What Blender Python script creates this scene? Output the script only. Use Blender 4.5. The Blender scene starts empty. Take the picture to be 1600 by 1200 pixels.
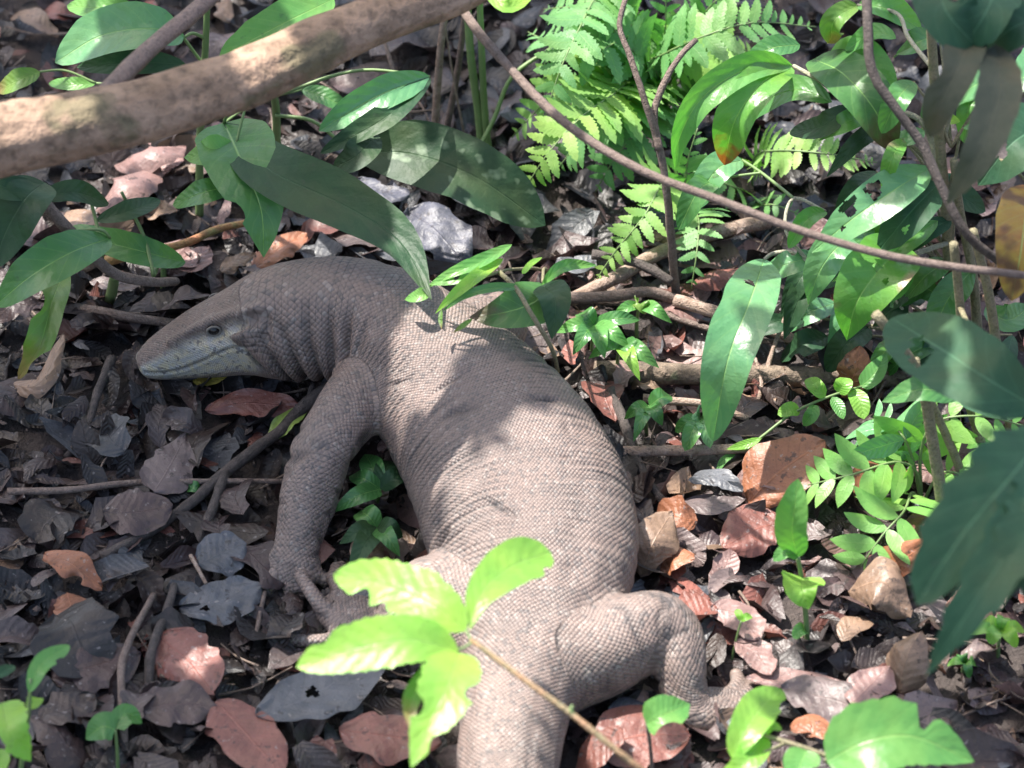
import bpy, math, random
import numpy as np
from mathutils import Vector

# ------------------------------------------------------------------ camera, sky, sun, exposure
SC = bpy.context.scene
COL = SC.collection
RNG = random.Random(7)
PITCH, DIST, K = math.radians(42), 5.0, 0.000625
TARGET = np.array([0.0, 0.0, 0.05])
FWD = np.array([0, math.cos(PITCH), -math.sin(PITCH)])
UPV = np.array([0, math.sin(PITCH), math.cos(PITCH)])
RIGHT = np.array([1.0, 0, 0])
CAM = TARGET - FWD * DIST
cam_data = bpy.data.cameras.new('camera')
cam_data.sensor_width = 36
cam_data.lens = 36 * DIST / (1600 * K)
cam_data.clip_start, cam_data.clip_end = 0.05, 500
cam_data.dof.use_dof = True
cam_data.dof.focus_distance = DIST
cam_data.dof.aperture_fstop = 5.6
cam = bpy.data.objects.new('camera', cam_data)
COL.objects.link(cam)
cam.location = CAM
cam.rotation_euler = (math.pi / 2 - PITCH, 0, 0)
SC.camera = cam

SUN = np.array([-0.36, 0.27, 0.89]); SUN /= np.linalg.norm(SUN)      # towards the sun
world = bpy.data.worlds.new('World'); SC.world = world; world.use_nodes = True
wn = world.node_tree
sky = wn.nodes.new('ShaderNodeTexSky'); sky.sky_type = 'NISHITA'; sky.sun_disc = False
sky.dust_density = 4.0; sky.ozone_density = 0.4; sky.sun_elevation = math.asin(SUN[2]); sky.sun_rotation = math.atan2(SUN[0], SUN[1])
wn.links.new(sky.outputs[0], wn.nodes['Background'].inputs[0])
wn.nodes['Background'].inputs[1].default_value = 0.15
sun_data = bpy.data.lights.new('sun', 'SUN')
sun_data.energy = 4.8; sun_data.angle = math.radians(0.55); sun_data.color = (1.0, 0.95, 0.88)
sun = bpy.data.objects.new('sun', sun_data); COL.objects.link(sun)
sun.rotation_euler = Vector(SUN).to_track_quat('Z', 'Y').to_euler()
SC.view_settings.view_transform = 'Standard'
SC.view_settings.look = 'None'
SC.view_settings.exposure = 1.42
SC.view_settings.gamma = 1.0
SC.cycles.use_denoising = True
SC.cycles.max_bounces = 8
SC.cycles.transparent_max_bounces = 6

# ------------------------------------------------------------------ helpers
def W(x, y, z):
    """point of the place that stands at height z behind photo pixel (x, y)"""
    d = FWD * DIST + RIGHT * ((x - 800) * K) + UPV * ((600 - y) * K)
    return CAM + d * ((z - CAM[2]) / d[2])
def project(p):
    r = np.asarray(p, float) - CAM
    f = r @ FWD
    return 800 + (r @ RIGHT) / f * DIST / K, 600 - (r @ UPV) / f * DIST / K
def unit(v):
    v = np.asarray(v, float)
    return v / max(np.linalg.norm(v), 1e-9)
def vnoise(x, y, seed=0):
    """smooth value noise in about -1..1, any array"""
    x = np.asarray(x, float); y = np.asarray(y, float)
    xi, yi = np.floor(x), np.floor(y); fx, fy = x - xi, y - yi
    def h(a, b):
        q = np.sin(a * 127.1 + b * 311.7 + seed * 74.7) * 43758.5453
        return (q - np.floor(q)) * 2 - 1
    fx = fx * fx * (3 - 2 * fx); fy = fy * fy * (3 - 2 * fy)
    return (h(xi, yi) * (1 - fx) + h(xi + 1, yi) * fx) * (1 - fy) + (h(xi, yi + 1) * (1 - fx) + h(xi + 1, yi + 1) * fx) * fy
def ground_z(x, y):
    return 0.006 * vnoise(np.asarray(x) * 6, np.asarray(y) * 6, 3) + 0.004 * vnoise(np.asarray(x) * 17, np.asarray(y) * 17, 4) - 0.006

ORIGIN = {}
def new_mesh(name, v, f, mat=None, uv=None, smooth=True):
    me = bpy.data.meshes.new(name)
    me.from_pydata([tuple(map(float, p)) for p in v], [], [tuple(map(int, q)) for q in f])
    if uv is not None:
        lay = me.uv_layers.new(name='UVMap')
        li = np.zeros(len(me.loops), dtype=np.int32); me.loops.foreach_get('vertex_index', li)
        lay.data.foreach_set('uv', np.asarray(uv, np.float32)[li].ravel())
    if smooth:
        me.polygons.foreach_set('use_smooth', [True] * len(me.polygons))
    if mat is not None:
        me.materials.append(mat)
    me.update()
    return me
def link(name, me, parent=None, loc=(0, 0, 0)):
    o = bpy.data.objects.new(name, me); COL.objects.link(o)
    o.location = tuple(map(float, loc))
    if parent is not None:
        o.parent = parent
    return o
def tag(o, label=None, cat=None, group=None, kind=None):
    if label: o['label'] = label
    if cat: o['category'] = cat
    if group: o['group'] = group
    if kind: o['kind'] = kind
    return o
def thing(name, label, cat, loc, group=None):
    o = link(name, None, None, loc); o.empty_display_size = 0.02
    ORIGIN[o.name] = np.asarray(loc, float)
    return tag(o, label, cat, group)
def put(name, geo, mat, parent=None, smooth=True, label=None):
    """geo = (verts, faces[, uv]) in place coordinates -> one mesh object"""
    v = np.asarray(geo[0], float); uv = geo[2] if len(geo) > 2 else None
    if parent is None:
        org = v.mean(0); org[2] = v[:, 2].min()
        o = link(name, new_mesh(name, v - org, geo[1], mat, uv, smooth), None, org)
        ORIGIN[o.name] = org
    else:
        org = ORIGIN[parent.name]
        o = link(name, new_mesh(name, v - org, geo[1], mat, uv, smooth), parent)
        ORIGIN[o.name] = org
    if label: o['label'] = label
    return o

def smooth_path(P, n):
    P = np.asarray(P, float)
    if len(P) == 2:
        return P[0] + (P[1] - P[0]) * np.linspace(0, 1, n)[:, None]
    d = np.r_[0, np.cumsum(np.maximum(np.linalg.norm(np.diff(P[:, :3], axis=0), axis=1), 1e-6) ** 0.5)]
    m = np.gradient(P, d, axis=0)
    t = np.linspace(0, d[-1], n * 8)
    i = np.clip(np.searchsorted(d, t, side='right') - 1, 0, len(P) - 2)
    h = (d[i + 1] - d[i])[:, None]; u = ((t - d[i]) / (d[i + 1] - d[i]))[:, None]
    Q = (2*u**3 - 3*u**2 + 1) * P[i] + (u**3 - 2*u**2 + u) * h * m[i] + (-2*u**3 + 3*u**2) * P[i + 1] + (u**3 - u**2) * h * m[i + 1]
    s = np.r_[0, np.cumsum(np.linalg.norm(np.diff(Q[:, :3], axis=0), axis=1))]
    g = np.linspace(0, s[-1], n)
    return np.stack([np.interp(g, s, Q[:, c]) for c in range(Q.shape[1])], 1)

def tube(pts, r0, r1=None, n=None, seg=7, knob=0.0, seed=0, cap=True, rads=None):
    """tapered, slightly crooked stem through points"""
    pts = np.asarray(pts, float); r1 = r0 if r1 is None else r1
    n = n or max(6, 5 * len(pts))
    C = smooth_path(pts, n)
    T = np.gradient(C, axis=0); T /= np.linalg.norm(T, axis=1)[:, None] + 1e-12
    ref = np.array([0.31, 0.2, 0.93])
    v, f, uv = [], [], []
    L = np.r_[0, np.cumsum(np.linalg.norm(np.diff(C, axis=0), axis=1))]
    s_prev = None
    for i in range(n):
        if s_prev is None:
            s = np.cross(T[i], ref if abs(T[i] @ ref) < 0.95 else np.array([1.0, 0, 0]))
        else:
            s = s_prev - T[i] * (s_prev @ T[i])
        s = unit(s); s_prev = s; b = np.cross(T[i], s)
        r = r0 + (r1 - r0) * i / (n - 1) if rads is None else float(np.interp(i / (n - 1), *zip(*rads)))
        for k in range(seg):
            a = 2 * math.pi * k / seg
            rr = r * (1 + knob * (vnoise(L[i] / (r0 * 2.2), k * 0.9 + 0.1, seed) + 0.6 * vnoise(L[i] / (r0 * 0.9), k * 1.7, seed + 5)))
            v.append(C[i] + (s * math.cos(a) + b * math.sin(a)) * rr); uv.append((L[i] * 10, k / seg))
    for i in range(n - 1):
        for k in range(seg):
            k2 = (k + 1) % seg
            f.append((i * seg + k, i * seg + k2, (i + 1) * seg + k2, (i + 1) * seg + k))
    if cap:
        f.append(tuple(range(seg - 1, -1, -1))); f.append(tuple((n - 1) * seg + k for k in range(seg)))
    return np.array(v), f, uv
def join(*geos):
    v, f, uv, o = [], [], [], 0
    for g in geos:
        v.append(np.asarray(g[0])); f += [tuple(i + o for i in q) for q in g[1]]
        uv += list(g[2]) if len(g) > 2 else [(0, 0)] * len(g[0]); o += len(g[0])
    return np.concatenate(v), f, uv

PROFILE = {'lance': (0.75, 0.95), 'ovate': (0.5, 0.95), 'obovate': (1.0, 0.5), 'round': (0.5, 0.55), 'heart': (0.28, 0.85), 'blade': (0.35, 0.7), 'elliptic': (0.62, 0.68)}
def blade(pts, width, profile='elliptic', hint=None, roll=0.0, fold=0.25, wave=0.06, teeth=0.0, nteeth=16, holes=(), bites=(), droop=0.0, nt=18, nv=3, seed=0, curl=0.0, crinkle=0.0, lobes=None, ragged=0.0):
    """one leaf blade along a midrib; width in metres; hint = where its upper face looks; uv = (along, across)"""
    if holes: nt, nv = max(nt, 76), max(nv, 16)
    if bites or teeth: nt = max(nt, 30)
    C = smooth_path(np.asarray(pts, float), nt + 1)
    T = np.gradient(C, axis=0); T /= np.linalg.norm(T, axis=1)[:, None] + 1e-12
    N0 = unit(0.55 * -FWD + 0.45 * np.array([0, 0, 1.0])) if hint is None else unit(hint)
    p, q = PROFILE[profile]; pk = p / (p + q); norm = pk ** p * (1 - pk) ** q
    L = np.linalg.norm(np.diff(C, axis=0), axis=1).sum()
    v, uv, f = [], [], []
    rs = random.Random(seed); ph = rs.random() * 6
    for i in range(nt + 1):
        t = i / nt
        w = max((t ** p) * (1 - t) ** q / norm, 0.012) * width / 2
        if lobes: w *= 1 - lobes[1] * (0.5 + 0.5 * math.cos(2 * math.pi * lobes[0] * t))
        side = unit(np.cross(T[i], N0)); nn = np.cross(side, T[i])
        ca, sa = math.cos(roll), math.sin(roll)
        side, nn = side * ca + nn * sa, nn * ca - side * sa
        for j in range(-nv, nv + 1):
            x = j / nv; ww = w
            if abs(x) > 0.5 and teeth: ww = w * (1 + teeth * (((t * nteeth + (0.3 if j > 0 else 0)) % 1.0) - 0.5) * (abs(x) - 0.5) * 2)
            for (bt, bs, bw, bd) in bites:
                if bs * x > 0 and abs(t - bt) < bw: ww *= 1 - bd * (1 - ((t - bt) / bw) ** 2) ** 0.5
            if ragged and j: ww *= 1 + ragged * (0.6 * vnoise(t * 4 + seed, 1.0 + np.sign(x) * 3 + seed, seed % 40) + 0.7 * vnoise(t * 11 + seed, 5.0 + np.sign(x) * 3, seed % 40)) * abs(x)
            off = abs(x) * fold * ww - curl * (x * x) * ww + wave * w * x * x * math.sin(t * 9 + ph + (1.7 if x > 0 else 0))
            if crinkle: off += crinkle * width * vnoise(t * 5 + seed, x * 2.2 + seed * 0.7, seed % 50) * (0.3 + abs(x))
            v.append(C[i] + side * (x * ww) + nn * off); uv.append((t, 0.5 + x * 0.5))
    m = 2 * nv + 1
    for i in range(nt):
        for j in range(2 * nv):
            ct, cv = (i + 0.5) / nt, (j + 0.5) / (2 * nv)
            cut = False
            for (ht, hv, hr) in holes:
                d = math.hypot((ct - ht) * L / width, (cv - hv)) * width
                if d < hr * (1 + 0.25 * math.sin(3 * math.atan2(cv - hv, (ct - ht) * L / width) + ht * 40) + 0.12 * math.sin(5 * math.atan2(cv - hv, (ct - ht) * L / width))): cut = True
            if not cut:
                a = i * m + j; f.append((a, a + 1, a + m + 1, a + m))
    return np.array(v), f, uv

# ------------------------------------------------------------------ materials
class NT:
    def __init__(s, name):
        s.mat = bpy.data.materials.new(name); s.mat.use_nodes = True; s.t = s.mat.node_tree; s.n = s.t.nodes
        s.bsdf = s.n['Principled BSDF']; s.out = s.n['Material Output']
    def node(s, typ, **kw):
        nd = s.n.new('ShaderNode' + typ)
        for k, x in kw.items():
            if k.startswith('i_'):
                key = k[2:]; nd.inputs[int(key) if key.isdigit() else key.replace('_', ' ')].default_value = x
            else: setattr(nd, k, x)
        return nd
    def link(s, a, b): s.t.links.new(a, b)
    def math(s, op, a, b=None, clamp=False):
        nd = s.node('Math', operation=op, use_clamp=clamp)
        for i, x in enumerate((a, b)):
            if x is None: continue
            if hasattr(x, 'is_output'): s.link(x, nd.inputs[i])
            else: nd.inputs[i].default_value = x
        return nd.outputs[0]
    def mix(s, fac, a, b, blend='MIX'):
        nd = s.node('Mix', data_type='RGBA', blend_type=blend)
        for i, x in ((0, fac), (6, a), (7, b)):
            if hasattr(x, 'is_output'): s.link(x, nd.inputs[i])
            else: nd.inputs[i].default_value = x if i == 0 else (*x, 1)
        return nd.outputs[2]
    def ramp(s, fac, stops, interp='LINEAR'):
        nd = s.node('ValToRGB'); cr = nd.color_ramp; cr.interpolation = interp
        while len(cr.elements) < len(stops): cr.elements.new(0.5)
        for e, (p, c) in zip(cr.elements, stops):
            e.position = p; e.color = (*c, 1) if isinstance(c, (tuple, list)) else (c, c, c, 1)
        s.link(fac, nd.inputs[0]); return nd.outputs[0]
    def noise(s, vec, scale, detail=3, rough=0.55):
        nd = s.node('TexNoise'); nd.inputs['Scale'].default_value = scale; nd.inputs['Detail'].default_value = detail; nd.inputs['Roughness'].default_value = rough
        if vec is not None: s.link(vec, nd.inputs['Vector'])
        return nd.outputs['Fac']
    def geo_pos(s): return s.node('NewGeometry').outputs['Position']
    def bump(s, h, strength, dist, prev=None):
        b = s.node('Bump'); b.inputs['Strength'].default_value = strength; b.inputs['Distance'].default_value = dist
        s.link(h, b.inputs['Height'])
        if prev is not None: s.link(prev, b.inputs['Normal'])
        return b.outputs[0]
def vein_mask(m, count=9, slant=1.6):
    """(midrib, side veins) masks from the blade's own uv"""
    uv = m.node('UVMap').outputs[0]; sp = m.node('SeparateXYZ'); m.link(uv, sp.inputs[0])
    t, x = sp.outputs[0], sp.outputs[1]
    ax = m.math('ABSOLUTE', m.math('SUBTRACT', x, 0.5))
    mid = m.math('SUBTRACT', 1.0, m.math('DIVIDE', ax, 0.022), True)
    ph = m.math('FRACT', m.math('SUBTRACT', m.math('MULTIPLY', t, count), m.math('MULTIPLY', ax, slant * 2)))
    tri = m.math('ABSOLUTE', m.math('SUBTRACT', ph, 0.5))
    side = m.math('SUBTRACT', 1.0, m.math('DIVIDE', tri, 0.09), True)
    return mid, side, tri
def leaf_mat(name, col, col2, gloss=0.35, trans=0.35, vein=(0.3, 0.5, 0.15), spots=None, tint=None, veincount=9, veinmix=0.35, spec=0.6, relief=0.0010):
    m = NT(name); pos = m.geo_pos()
    n = m.noise(pos, 38, 4)
    c = m.mix(m.ramp(n, [(0.3, 0.0), (0.7, 1.0)]), col, col2)
    mid, side, tri = vein_mask(m, veincount)
    c = m.mix(m.math('MULTIPLY', side, veinmix * 0.35), c, vein)
    c = m.mix(m.math('MULTIPLY', mid, min(1, veinmix * 2)), c, vein)
    c = m.mix(m.ramp(m.noise(pos, 110, 4, 0.7), [(0.60, 0.0), (0.68, 0.45)]), c, tuple(x * 0.45 + 0.03 for x in col))      # dust and rot specks
    c = m.mix(m.ramp(m.noise(pos, 16, 2), [(0.45, 0.0), (0.75, 0.5)]), c, (col2[0] * 1.5 + .02, col2[1] * 1.15, col2[2] * 0.9))
    if spots:
        sp = m.noise(pos, spots[1], 2, 0.4)
        c = m.mix(m.ramp(sp, [(spots[2], 0.0), (spots[2] + 0.09, 0.9)]), c, spots[0])
    if tint:      # dead or burnt end of the blade: (colour, from, to)
        uv = m.node('UVMap').outputs[0]; s2 = m.node('SeparateXYZ'); m.link(uv, s2.inputs[0])
        w = m.math('ADD', s2.outputs[0], m.math('MULTIPLY', m.math('SUBTRACT', m.noise(pos, 60, 2), 0.5), 0.4))
        c = m.mix(m.ramp(w, [(tint[1], 0.0), (tint[2], 1.0)]), c, tint[0])
    m.link(c, m.bsdf.inputs['Base Color'])
    fine = m.noise(pos, 300, 2)
    m.link(m.math('ADD', gloss - 0.06, m.math('MULTIPLY', n, 0.16)), m.bsdf.inputs['Roughness']); m.bsdf.inputs['Specular IOR Level'].default_value = spec
    h = m.math('ADD', m.math('MULTIPLY', tri, 1.0), m.math('MULTIPLY', fine, 0.25))
    bp = m.bump(h, 0.5, relief); bp = m.bump(mid, 0.5, -relief, bp); bp = m.bump(m.noise(pos, 70, 3), 0.35, 0.004, bp)
    m.link(bp, m.bsdf.inputs['Normal'])
    tr = m.node('BsdfTranslucent'); m.link(m.mix(1.0, c, (1.0, 1.35, 0.45), 'MULTIPLY'), tr.inputs['Color']); m.link(bp, tr.inputs['Normal'])
    ms = m.node('MixShader'); ms.inputs[0].default_value = trans
    m.link(m.bsdf.outputs[0], ms.inputs[1]); m.link(tr.outputs[0], ms.inputs[2]); m.link(ms.outputs[0], m.out.inputs[0])
    return m.mat
def dead_mat(name, from_attr):
    m = NT(name); pos = m.geo_pos()
    if from_attr:
        base = m.node('Attribute', attribute_name='tone').outputs['Color']
    else:
        base = m.node('ObjectInfo').outputs['Color']
    n1 = m.noise(pos, 45, 5, 0.65); n2 = m.noise(pos, 230, 3)
    c = m.mix(1.0, base, m.ramp(n1, [(0.25, 0.5), (0.5, 0.95), (0.75, 1.35)]), 'MULTIPLY')
    c = m.mix(m.ramp(m.noise(pos, 90, 3, 0.7), [(0.58, 0.0), (0.66, 0.75)]), c, (0.022, 0.017, 0.017))
    c = m.mix(m.ramp(m.noise(pos, 150, 2, 0.6), [(0.66, 0.0), (0.71, 0.5)]), c, (0.30, 0.27, 0.26))
    mid, side, tri = vein_mask(m, 8)
    c = m.mix(m.math('MULTIPLY', side, 0.25), c, m.mix(1.0, c, (0.5, 0.45, 0.45), 'MULTIPLY'))
    c = m.mix(m.math('MULTIPLY', mid, 0.55), c, m.mix(1.0, c, (1.6, 1.5, 1.4), 'MULTIPLY'))
    m.link(c, m.bsdf.inputs['Base Color'])
    m.link(m.math('ADD', 0.28, m.math('MULTIPLY', n1, 0.38)), m.bsdf.inputs['Roughness'])
    m.bsdf.inputs['Specular IOR Level'].default_value = 0.55
    bp = m.bump(m.math('ADD', tri, n2), 0.6, 0.0012); bp = m.bump(mid, 0.5, 0.001, bp); bp = m.bump(n1, 0.6, 0.004, bp)
    m.link(bp, m.bsdf.inputs['Normal'])
    tr = m.node('BsdfTranslucent'); m.link(c, tr.inputs['Color'])
    ms = m.node('MixShader'); ms.inputs[0].default_value = 0.12
    m.link(m.bsdf.outputs[0], ms.inputs[1]); m.link(tr.outputs[0], ms.inputs[2]); m.link(ms.outputs[0], m.out.inputs[0])
    return m.mat
def bark_mat(name, c1, c2, c3=None, scale=60, rough=0.75, lichen=0.62, bump=0.004):
    m = NT(name); pos = m.geo_pos()
    n1 = m.noise(pos, scale, 5, 0.65); n2 = m.noise(pos, scale * 4, 3, 0.6)
    c = m.mix(m.ramp(n1, [(0.35, 0.0), (0.65, 1.0)]), c1, c2)
    if c3: c = m.mix(m.ramp(m.noise(pos, scale * 0.45, 3, 0.6), [(lichen, 0.0), (lichen + 0.06, 0.85)]), c, c3)
    c = m.mix(m.ramp(n2, [(0.3, 0.45), (0.5, 0.0)]), c, (0.03, 0.024, 0.02))
    m.link(c, m.bsdf.inputs['Base Color']); m.bsdf.inputs['Roughness'].default_value = rough
    m.link(m.bump(m.math('ADD', m.math('MULTIPLY', n1, 1.0), m.math('MULTIPLY', n2, 0.5)), 0.8, bump), m.bsdf.inputs['Normal'])
    return m.mat
def plain_mat(name, col, rough=0.5, spec=0.5, coat=0.0):
    m = NT(name); pos = m.geo_pos()
    c = m.mix(m.noise(pos, 120, 3), tuple(x * 0.8 for x in col), tuple(min(1, x * 1.2) for x in col))
    m.link(c, m.bsdf.inputs['Base Color']); m.bsdf.inputs['Roughness'].default_value = rough
    m.bsdf.inputs['Specular IOR Level'].default_value = spec; m.bsdf.inputs['Coat Weight'].default_value = coat
    return m.mat

# ------------------------------------------------------------------ the monitor lizard
def skin_mat():
    m = NT('lizard_skin'); pos = m.geo_pos()
    at = m.node('Attribute', attribute_name='scale_uv').outputs['Vector']
    head = m.node('Attribute', attribute_name='head').outputs['Fac']
    face = m.node('Attribute', attribute_name='face').outputs['Fac']
    crease = m.node('Attribute', attribute_name='crease').outputs['Fac']
    mp = m.node('Mapping'); mp.inputs['Rotation'].default_value = (0, 0, math.radians(45)); m.link(at, mp.inputs[0])
    vo = m.node('TexVoronoi', voronoi_dimensions='2D', feature='F1'); vo.inputs['Scale'].default_value = 1.0; vo.inputs['Randomness'].default_value = 0.2
    m.link(mp.outputs[0], vo.inputs['Vector'])
    dist, rnd = vo.outputs['Distance'], vo.outputs['Color']
    rs = m.node('SeparateColor'); m.link(rnd, rs.inputs[0])
    n1 = m.noise(pos, 14, 4, 0.6); n2 = m.noise(pos, 55, 4, 0.6)
    c = m.mix(m.ramp(n1, [(0.35, 0.0), (0.65, 1.0)]), (0.168, 0.128, 0.112), (0.224, 0.163, 0.139))
    c = m.mix(m.ramp(n2, [(0.45, 0.0), (0.75, 0.5)]), c, (0.132, 0.114, 0.107))
    c = m.mix(m.ramp(rs.outputs[0], [(0.10, 0.6), (0.16, 0.0)]), c, (0.075, 0.07, 0.07))          # scattered dark scales
    c = m.mix(m.ramp(rs.outputs[1], [(0.90, 0.0), (0.96, 0.35)]), c, (0.36, 0.32, 0.29))          # scattered pale scales
    hc = m.mix(m.ramp(m.noise(pos, 120, 2, 0.5), [(0.4, 0.0), (0.6, 1.0)]), (0.36, 0.365, 0.35), (0.48, 0.43, 0.30))
    hc = m.mix(m.ramp(m.noise(pos, 170, 1, 0.5), [(0.60, 0.0), (0.66, 0.75)]), hc, (0.07, 0.075, 0.09))
    c = m.mix(m.math('MULTIPLY', face, m.ramp(n2, [(0.2, 0.75), (0.8, 1.0)])), c, hc)
    gap = m.ramp(dist, [(0.40, 0.0), (0.62, 1.0)])
    c = m.mix(m.math('MULTIPLY', gap, m.math('SUBTRACT', 0.34, m.math('MULTIPLY', head, 0.15))), c, (0.05, 0.045, 0.045))
    sx = m.node('SeparateXYZ'); m.link(at, sx.inputs[0])
    tri = m.math('ABSOLUTE', m.math('SUBTRACT', m.math('FRACT', m.math('MULTIPLY', sx.outputs[0], 0.7071)), 0.5))
    rows = m.math('MULTIPLY', m.ramp(tri, [(0.36, 0.0), (0.48, 1.0)]), m.ramp(m.noise(pos, 26, 3), [(0.35, 0.1), (0.6, 0.75)]))
    c = m.mix(m.math('MULTIPLY', rows, m.math('SUBTRACT', 1.0, head)), c, (0.05, 0.044, 0.045))      # dark lines between the cross rows of scales
    c = m.mix(crease, c, (0.035, 0.032, 0.033))
    m.link(c, m.bsdf.inputs['Base Color'])
    m.link(m.math('ADD', 0.40, m.math('MULTIPLY', n2, 0.2)), m.bsdf.inputs['Roughness'])
    m.bsdf.inputs['Specular IOR Level'].default_value = 0.45
    h = m.math('SUBTRACT', 1.0, m.math('MULTIPLY', m.math('MULTIPLY', dist, dist), 2.2))
    bp = m.bump(h, 0.7, 0.0014); bp = m.bump(n2, 0.3, 0.002, bp)
    m.link(bp, m.bsdf.inputs['Normal'])
    return m.mat

def P(x, y, z, a, b=None): return [*W(x, y, z), a, a if b is None else b]
def chain(ctrl, n):
    c = np.array(ctrl, float); c = np.c_[c, np.arange(len(c))]
    c = smooth_path(c, n)
    T = np.gradient(c[:, :3], axis=0); T /= np.linalg.norm(T, axis=1)[:, None]
    S = np.cross(T, [0, 0, 1.0]); S /= np.linalg.norm(S, axis=1)[:, None]
    U = np.cross(S, T)
    L = np.r_[0, np.cumsum(np.linalg.norm(np.diff(c[:, :3], axis=0), axis=1))]
    return dict(T=T, C=c[:, :3], a=c[:, 3], b=c[:, 4], k=c[:, 5], S=S, U=U, L=L)
SPINE = chain([P(600,1800,.010,.006), P(700,1620,.018,.016), P(765,1440,.030,.030), P(788,1290,.042,.041), P(792,1200,.048,.046),
    P(806,1100,.052,.051), P(824,1018,.058,.063,.056), P(840,930,.064,.083,.064), P(832,830,.070,.102,.072), P(797,735,.075,.101,.077),
    P(735,645,.079,.089,.077), P(664,568,.088,.073,.073), P(604,524,.096,.063,.070), P(542,503,.099,.059,.067), P(482,501,.095,.056,.063), P(430,506,.086,.047,.053), P(385,522,.068,.028,.030)], 66)
HEAD = chain([P(446,504,.088,.043,.050), P(400,510,.078,.040,.044), P(346,526,.064,.036,.037), P(296,542,.050,.029,.028), P(254,558,.040,.021,.020), P(238,565,.037,.016,.015)], 22)
LIMBS = {
 'fore_near': chain([P(640,575,.078,.042), P(590,600,.080,.037), P(536,660,.082,.031), P(503,706,.076,.0295), P(482,780,.052,.0275), P(465,848,.030,.0225), P(456,893,.016,.026,.016), P(450,905,.012,.022,.012)], 34),
 'fore_far': chain([P(690,560,.075,.045), P(745,520,.062,.036), P(775,515,.045,.030), P(770,488,.022,.024), P(748,474,.012,.022,.012)], 20),
 'hind_near': chain([P(800,985,.056,.058), P(735,955,.060,.046), P(672,928,.058,.036), P(645,945,.048,.030), P(630,985,.034,.026), P(600,990,.022,.025,.020), P(555,965,.016,.030,.016), P(525,945,.012,.026,.012)], 34),
 'hind_far': chain([P(872,1035,.056,.048), P(935,1020,.062,.042), P(992,992,.068,.0395), P(1034,985,.066,.0335), P(1054,1008,.060,.0285), P(1062,1042,.049,.0250), P(1068,1078,.033,.0220), P(1085,1105,.020,.024,.018), P(1128,1105,.013,.026,.013), P(1140,1100,.011,.022,.011)], 34),
}
def toe(pts, r0=.0075, r1=.005): return chain([P(x, y, z, r0 + (r1 - r0) * i / (len(pts) - 1)) for i, (x, y, z) in enumerate(pts)], 9)
TOES = [
 toe([(435,893,.014),(424,905,.016),(417,920,.008)], .0095, .008), toe([(455,905,.012),(453,918,.010),(450,928,.007)]),
 toe([(470,900,.012),(478,915,.012),(484,928,.006)]), toe([(480,892,.014),(500,902,.012),(508,912,.006)]), toe([(478,880,.018),(500,872,.014),(512,862,.008)], .007, .005),
 toe([(540,968,.014),(506,950,.022),(484,922,.026),(470,900,.024)], .0088, .0062), toe([(545,950,.016),(530,925,.018),(522,905,.014),(524,886,.012)], .008, .0055),
 toe([(560,945,.016),(548,915,.016),(540,898,.012),(534,884,.008)], .008, .0055), toe([(545,985,.014),(515,1000,.014),(480,1001,.012),(446,1000,.009)], .0078, .0058), toe([(585,945,.016),(580,915,.012),(575,895,.008)], .007, .005),
 toe([(1128,1100,.013),(1145,1082,.014),(1153,1064,.010),(1150,1054,.007)], .0085, .0065), toe([(1138,1104,.012),(1160,1092,.014),(1172,1072,.008)], .008, .006), toe([(1140,1110,.012),(1168,1105,.013),(1186,1092,.007)], .008, .006),
 toe([(1130,1114,.012),(1155,1120,.012),(1180,1118,.007)], .008, .006), toe([(1110,1118,.012),(1120,1130,.010),(1140,1140,.006)], .007, .005),
 toe([(748,474,.012),(730,468,.012),(712,470,.007)]), toe([(750,470,.012),(738,456,.012),(726,450,.007)]), toe([(760,472,.012),(762,456,.012),(760,446,.007)]),
]
H = 0.0025
def ell(u, v, w, a, b, p):
    m = np.minimum(a, b)
    if p == 2:
        k0 = np.sqrt((u / a) ** 2 + (v / b) ** 2 + (w / m) ** 2) + 1e-6
        k1 = np.sqrt((u / a ** 2) ** 2 + (v / b ** 2) ** 2 + (w / m ** 2) ** 2) + 1e-6
        return k0 * (k0 - 1) / k1
    k0 = (np.abs(u / a) ** p + np.abs(v / b) ** p + np.abs(w / m) ** p) ** (1 / p)
    return (k0 - 1) * m
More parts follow.
